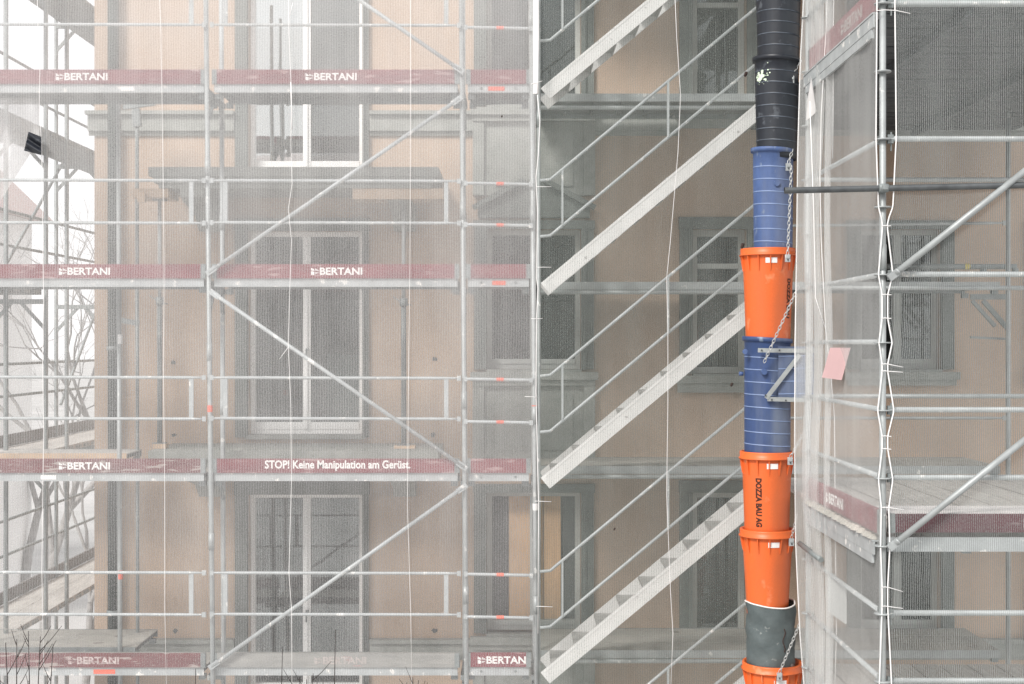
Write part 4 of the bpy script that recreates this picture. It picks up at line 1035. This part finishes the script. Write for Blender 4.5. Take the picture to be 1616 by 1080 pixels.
# torn white scrap on the side net
s = MB(); pts = [P(1281,160,12.4), P(1287,125,12.3), P(1295,178,12.2), P(1289,184,12.3), P(1279,192,12.4)]
s.add([p+Vector((-.05,-.05,0)) for p in pts]+[p+Vector((-.046,-.046,0)) for p in pts], [tuple(range(5)), tuple(range(9,4,-1))]+[(i,(i+1)%5,(i+1)%5+5,i+5) for i in range(5)])
tag(s.build('torn_scrap', M['greywhite']), 'torn white scrap of netting caught on the side net beside the black barrels', 'scrap')
# dark patches added where small tears in the net look dark
for px, py, sz, lab in ((1177,117,.030,'dark patch standing for a tear in the net beside the sprayed black barrel'), (1172,388,.032,'dark patch standing for a net tear beside the upper orange rim'), (1155,607,.022,'tiny dark patch standing for a tear in the net below the small window sill'), (970,835,.016,'tiny dark patch standing for a net tear at the handrail of the lower stair'), (792,184,.012,'tiny dark speck standing for a tear in the net below the highest short deck')):
    c = P(px, py, 13.97); s = MB(); n = 8
    s.add([c+Vector((sz*math.cos(k*.785)*(1.0 if k % 2 else .7)*.8+sz*.3*math.sin(k*.785), .006*math.sin(k*2), sz*math.sin(k*.785)*(.8 if k % 3 else 1.1))) for k in range(n)]+[c+Vector((0,-.012,0))], [(k,(k+1)%n,n) for k in range(n)])
    tag(s.build('net_tear_patch', M['leaf']), lab, 'leaf', 'dark patches standing for tears in the netting')

# ------------------------------------------------------------------ side scaffold run at the far left (receding beside the house)
sd = thing('side_scaffold', 'scaffold run receding along the left side of the house', 'scaffold', (-6.1, 19, 0))
XO, XI = -6.5, -5.77
for x, y in ((XI, 15.75), (XI, 15.3), (XI, 17.1), (XO, 19.7), (XI, 17.9), (XO, 17.75), (XO, 22.3), (XO, 15.1)):
    s = MB(); s.tube([(x, y, .05), (x, y, CZ+5.4)], .027, 10); s.box(x-.08, x+.08, y-.08, y+.08, .004, .016); o = s.build('standard', M['steel_d'], sd)
for h in (3.7, 3.3, 1.7, 1.25, -.286, -.70, -2.30, -2.75):
    rail(sd, (XO-.03, 15.1, CZ+h), (XO-.03, 30, CZ+h), r=.02, m='steel_d', flat=False)
s = MB(); s.tube([(XO, 19.9, CZ-.9), (XO, 22.2, CZ+1.0)], .022, 8); s.build('diagonal_brace', M['steel_d'], sd)
s = MB(); s.tube([(XO, 17.75, CZ+1.0), (XO, 20, CZ+2.6)], .022, 8); s.build('diagonal_brace', M['steel_d'], sd)
s = MB()
for y in (17.1, 19.7):
    for lv in (4.6, 2.6, .6, -1.4):
        s.bar((XO, y, CZ+lv-.1), (XI, y, CZ+lv-.1), .05, .06); s.bar((XI, y, CZ+lv-.45), (XI-.3, y, CZ+lv-.12), .03, .04); s.bar((XO, y, CZ+lv-.45), (XO+.3, y, CZ+lv-.12), .03, .04)
s.build('transom', M['steel_d'], sd)
SL = ['highest receding deck in the sky gap beside the house corner', 'receding deck below the upper sky gap beside the house corner', 'receding deck at mid height left of the house corner', 'receding deck with dark toe board left of the house corner, level with the lower balcony', 'lowest receding deck with dark toe board at bottom left']
for i, lv in enumerate((4.65, 2.65, .65, -1.35, -3.35)):
    t = thing('receding_deck', SL[i], 'scaffold deck', ((XO+XI)/2, 22, CZ+lv-.08), 'decks of the side scaffold')
    if lv == .65: y1 = 17
    else: y1 = 31
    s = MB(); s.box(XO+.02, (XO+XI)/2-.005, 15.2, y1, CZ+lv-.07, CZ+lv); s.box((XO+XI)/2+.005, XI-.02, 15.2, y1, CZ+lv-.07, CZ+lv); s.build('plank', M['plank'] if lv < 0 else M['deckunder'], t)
    s = MB(); s.box(XO-.03, XO, 15.2, y1, CZ+lv+.0, CZ+lv+.155); s.build('toe_board', M['grey_board'] if lv > 0 else M['house_d'], t)
    s = MB()
    for y in range(16, int(y1)): 
        for q in range(3): s.box(XI-.012, XI-.0, y+q*.33, y+q*.33+.2, CZ+lv-.06, CZ+lv-.02)
    s.build('hook_rail', M['steel_d'], t)
# bunched white sheeting on the side run
def fn_t(a, b_):
    px = -10+72*a; py = 165+(200-110*(a))*(1-b_)*.62+b_*(-10)+45*(1-b_)*(1-a)
    y = 14.6+.18*math.sin(a*11+b_*2)+.1*math.sin(b_*9+a*4); return P(px, py, y)
tg = grid(30, 24, fn_t, lambda a, b_: (a*1.0, b_*1.2)); tag(tg.build('white_sheeting', M['tarp'], origin=tuple(P(20,220,14.6))), 'bunched white sheeting hanging behind the net at the left edge', 'sheeting')

# ------------------------------------------------------------------ surroundings beyond the corner
def house(x0, x1, y0, y1, h, hr, label, wallm, roofm, ridge_x=True, nwin=3):
    t = thing('house', label, 'house', ((x0+x1)/2, (y0+y1)/2, 0), 'neighbouring houses')
    s = MB(); s.box(x0, x1, y0, y1, 0, h); s.build('wall', M[wallm], t)
    ym = (y0+y1)/2; xm = (x0+x1)/2; s = MB(); e = .5
    if ridge_x: vs = [(x0-e,y0-e,h),(x1+e,y0-e,h),(x1+e,y1+e,h),(x0-e,y1+e,h),(x0,ym,h+hr),(x1,ym,h+hr)]; fs = [(0,1,5,4),(2,3,4,5),(0,4,3),(1,2,5),(3,2,1,0)]
    else: vs = [(x0-e,y0-e,h),(x1+e,y0-e,h),(x1+e,y1+e,h),(x0-e,y1+e,h),(xm,y0,h+hr),(xm,y1,h+hr)]; fs = [(0,1,4),(1,2,5,4),(2,3,5),(3,0,4,5),(3,2,1,0)]
    s.add([(a,b2,c+.01) for a,b2,c in vs], fs); s.build('roof', M[roofm], t)
    for fl in range(int(h//3)):
        for k in range(nwin):
            xx = x0+(x1-x0)*(k+.5)/nwin
            for yy, sg in ((y0, -1), (y1, 1)):
                q = MB(); a, c = sorted((yy+sg*.003, yy+sg*.04)); q.box(xx-.55, xx+.55, a, c, 1+fl*3, 2.5+fl*3); q.build('window', M['darkglass'], t)
    return t
house(-30, -14.6, 36, 42, 11.3, 1.3, 'pale neighbouring house with a red tiled roof behind the far left scaffold', 'house', 'tile')
house(-24, 22, -57, -45, 14, 5, 'grey brown row of houses across the street, mirrored in the panes', 'house_d', 'tile', nwin=9)

def tree(x, y, h, seed, label, mname='bark', name='bare_tree', r0=.15, depth=6, group='bare winter trees', spread=.55, minr=.007, z0=0, n0=3):
    rnd = random.Random(seed); t = thing(name, label, 'tree' if name == 'bare_tree' else 'shrub', (x, y, z0), group)
    tr = MB(); cr = MB()
    def grow(p, d, L_, r, lv):
        k = 3; pts = [p]; q = p.copy(); dd = d.copy()
        for i in range(k):
            dd = (dd+Vector((rnd.gauss(0,.10), rnd.gauss(0,.10), rnd.gauss(.02,.06)))).normalized(); q = q+dd*L_/k; pts.append(q.copy())
        rs = [r*(1-.38*i/k) for i in range(k+1)]
        (tr if lv == 0 else cr).tube(pts, rs, 8 if lv == 0 else (5 if lv < 3 else 3), cap=False)
        if lv >= depth: return
        for c in range(n0 if lv < 3 else rnd.choice((2,3))):
            a = rnd.uniform(0, 6.283); sp = rnd.uniform(.35, 1)*spread
            u = dd.orthogonal().normalized(); v = dd.cross(u)
            nd = (dd+(u*math.cos(a)+v*math.sin(a))*sp*1.3).normalized()
            st = pts[rnd.choice((2,3,3))]
            grow(st, nd, L_*rnd.uniform(.62,.85), max(minr*.6, r*.58), lv+1)
    grow(Vector((x,y,z0)), Vector((0,0,1)), h*.28, r0, 0)
    tr.build('trunk', M[mname], t); cr.build('crown', M[mname], t); return t
tree(-11.2, 33, 13, 3, 'bare winter tree with many fine branches left of the house corner', depth=6)
tree(-14.5, 41, 14, 8, 'bare winter tree farther back at the left edge', depth=6)
tree(-9.0, 29, 7.5, 21, 'low bare tree close behind the side scaffold', r0=.10, depth=5)
# twigs poking up in front
def shrub(px, py_top, Y, seed, label, n=5, w_=.25, top_z=None):
    rnd = random.Random(seed); x = X(px, Y); t = thing('bare_shrub', label, 'shrub', (x, Y, 0), 'bare shrubs in the foreground')
    st = MB(); tw = MB(); zt_ = Z(py_top, Y)
    for k in range(n):
        dx = rnd.uniform(-w_, w_); q = Vector((x+rnd.uniform(-.1,.1), Y+rnd.uniform(-.1,.1), 0)); end = Vector((x+dx, Y+rnd.uniform(-.2,.2), zt_-(abs(dx)*.8 if k else 0)))
        pts = []; m_ = 10
        for i in range(m_+1):
            u = i/m_; p = q.lerp(end, u)+Vector((.03*math.sin(u*6+k), 0, 0)); pts.append(p)
        st.tube(pts, [.016*(1-u/m_)+.0028 for u in range(m_+1)], 6)
        for i in range(7 if n > 1 else 0):
            u = rnd.uniform(.78, .99); p = q.lerp(end, u)+Vector((.03*math.sin(u*6+k), 0, 0)); d = Vector((rnd.choice((-1,1))*rnd.uniform(.4,1), rnd.uniform(-.3,.3), rnd.uniform(.6,1.4))).normalized(); L_ = rnd.uniform(.06,.25)
            tw.tube([p, p+d*L_*.5+Vector((0,0,.01)), p+d*L_+Vector((0,0,.04))], [.0035, .0028, .0018], 4)
    if tw.v: st.add(tw.v, tw.f)
    st.build('branches', M['twig'], t)
shrub(38, 998, 11.5, 2, 'bare twiggy shrub poking up at the bottom left corner', 6, .22)
shrub(441, 1028, 11.5, 5, 'single thin bare twig below the middle balcony door', 1, .02)
shrub(531, 990, 11.5, 6, 'dark bare twig standing before the right leaf of the lowest door', 1, .02)
shrub(480, 1062, 11.6, 12, 'low tangle of thin twigs at the bottom edge left of centre', 5, .14)
shrub(648, 1074, 11.6, 15, 'few twig tips just showing at the bottom edge by the ochre wall', 4, .08)
shrub(318, 1050, 11.6, 18, 'single fine twig near the foot of the left brace at the bottom', 1, .02)
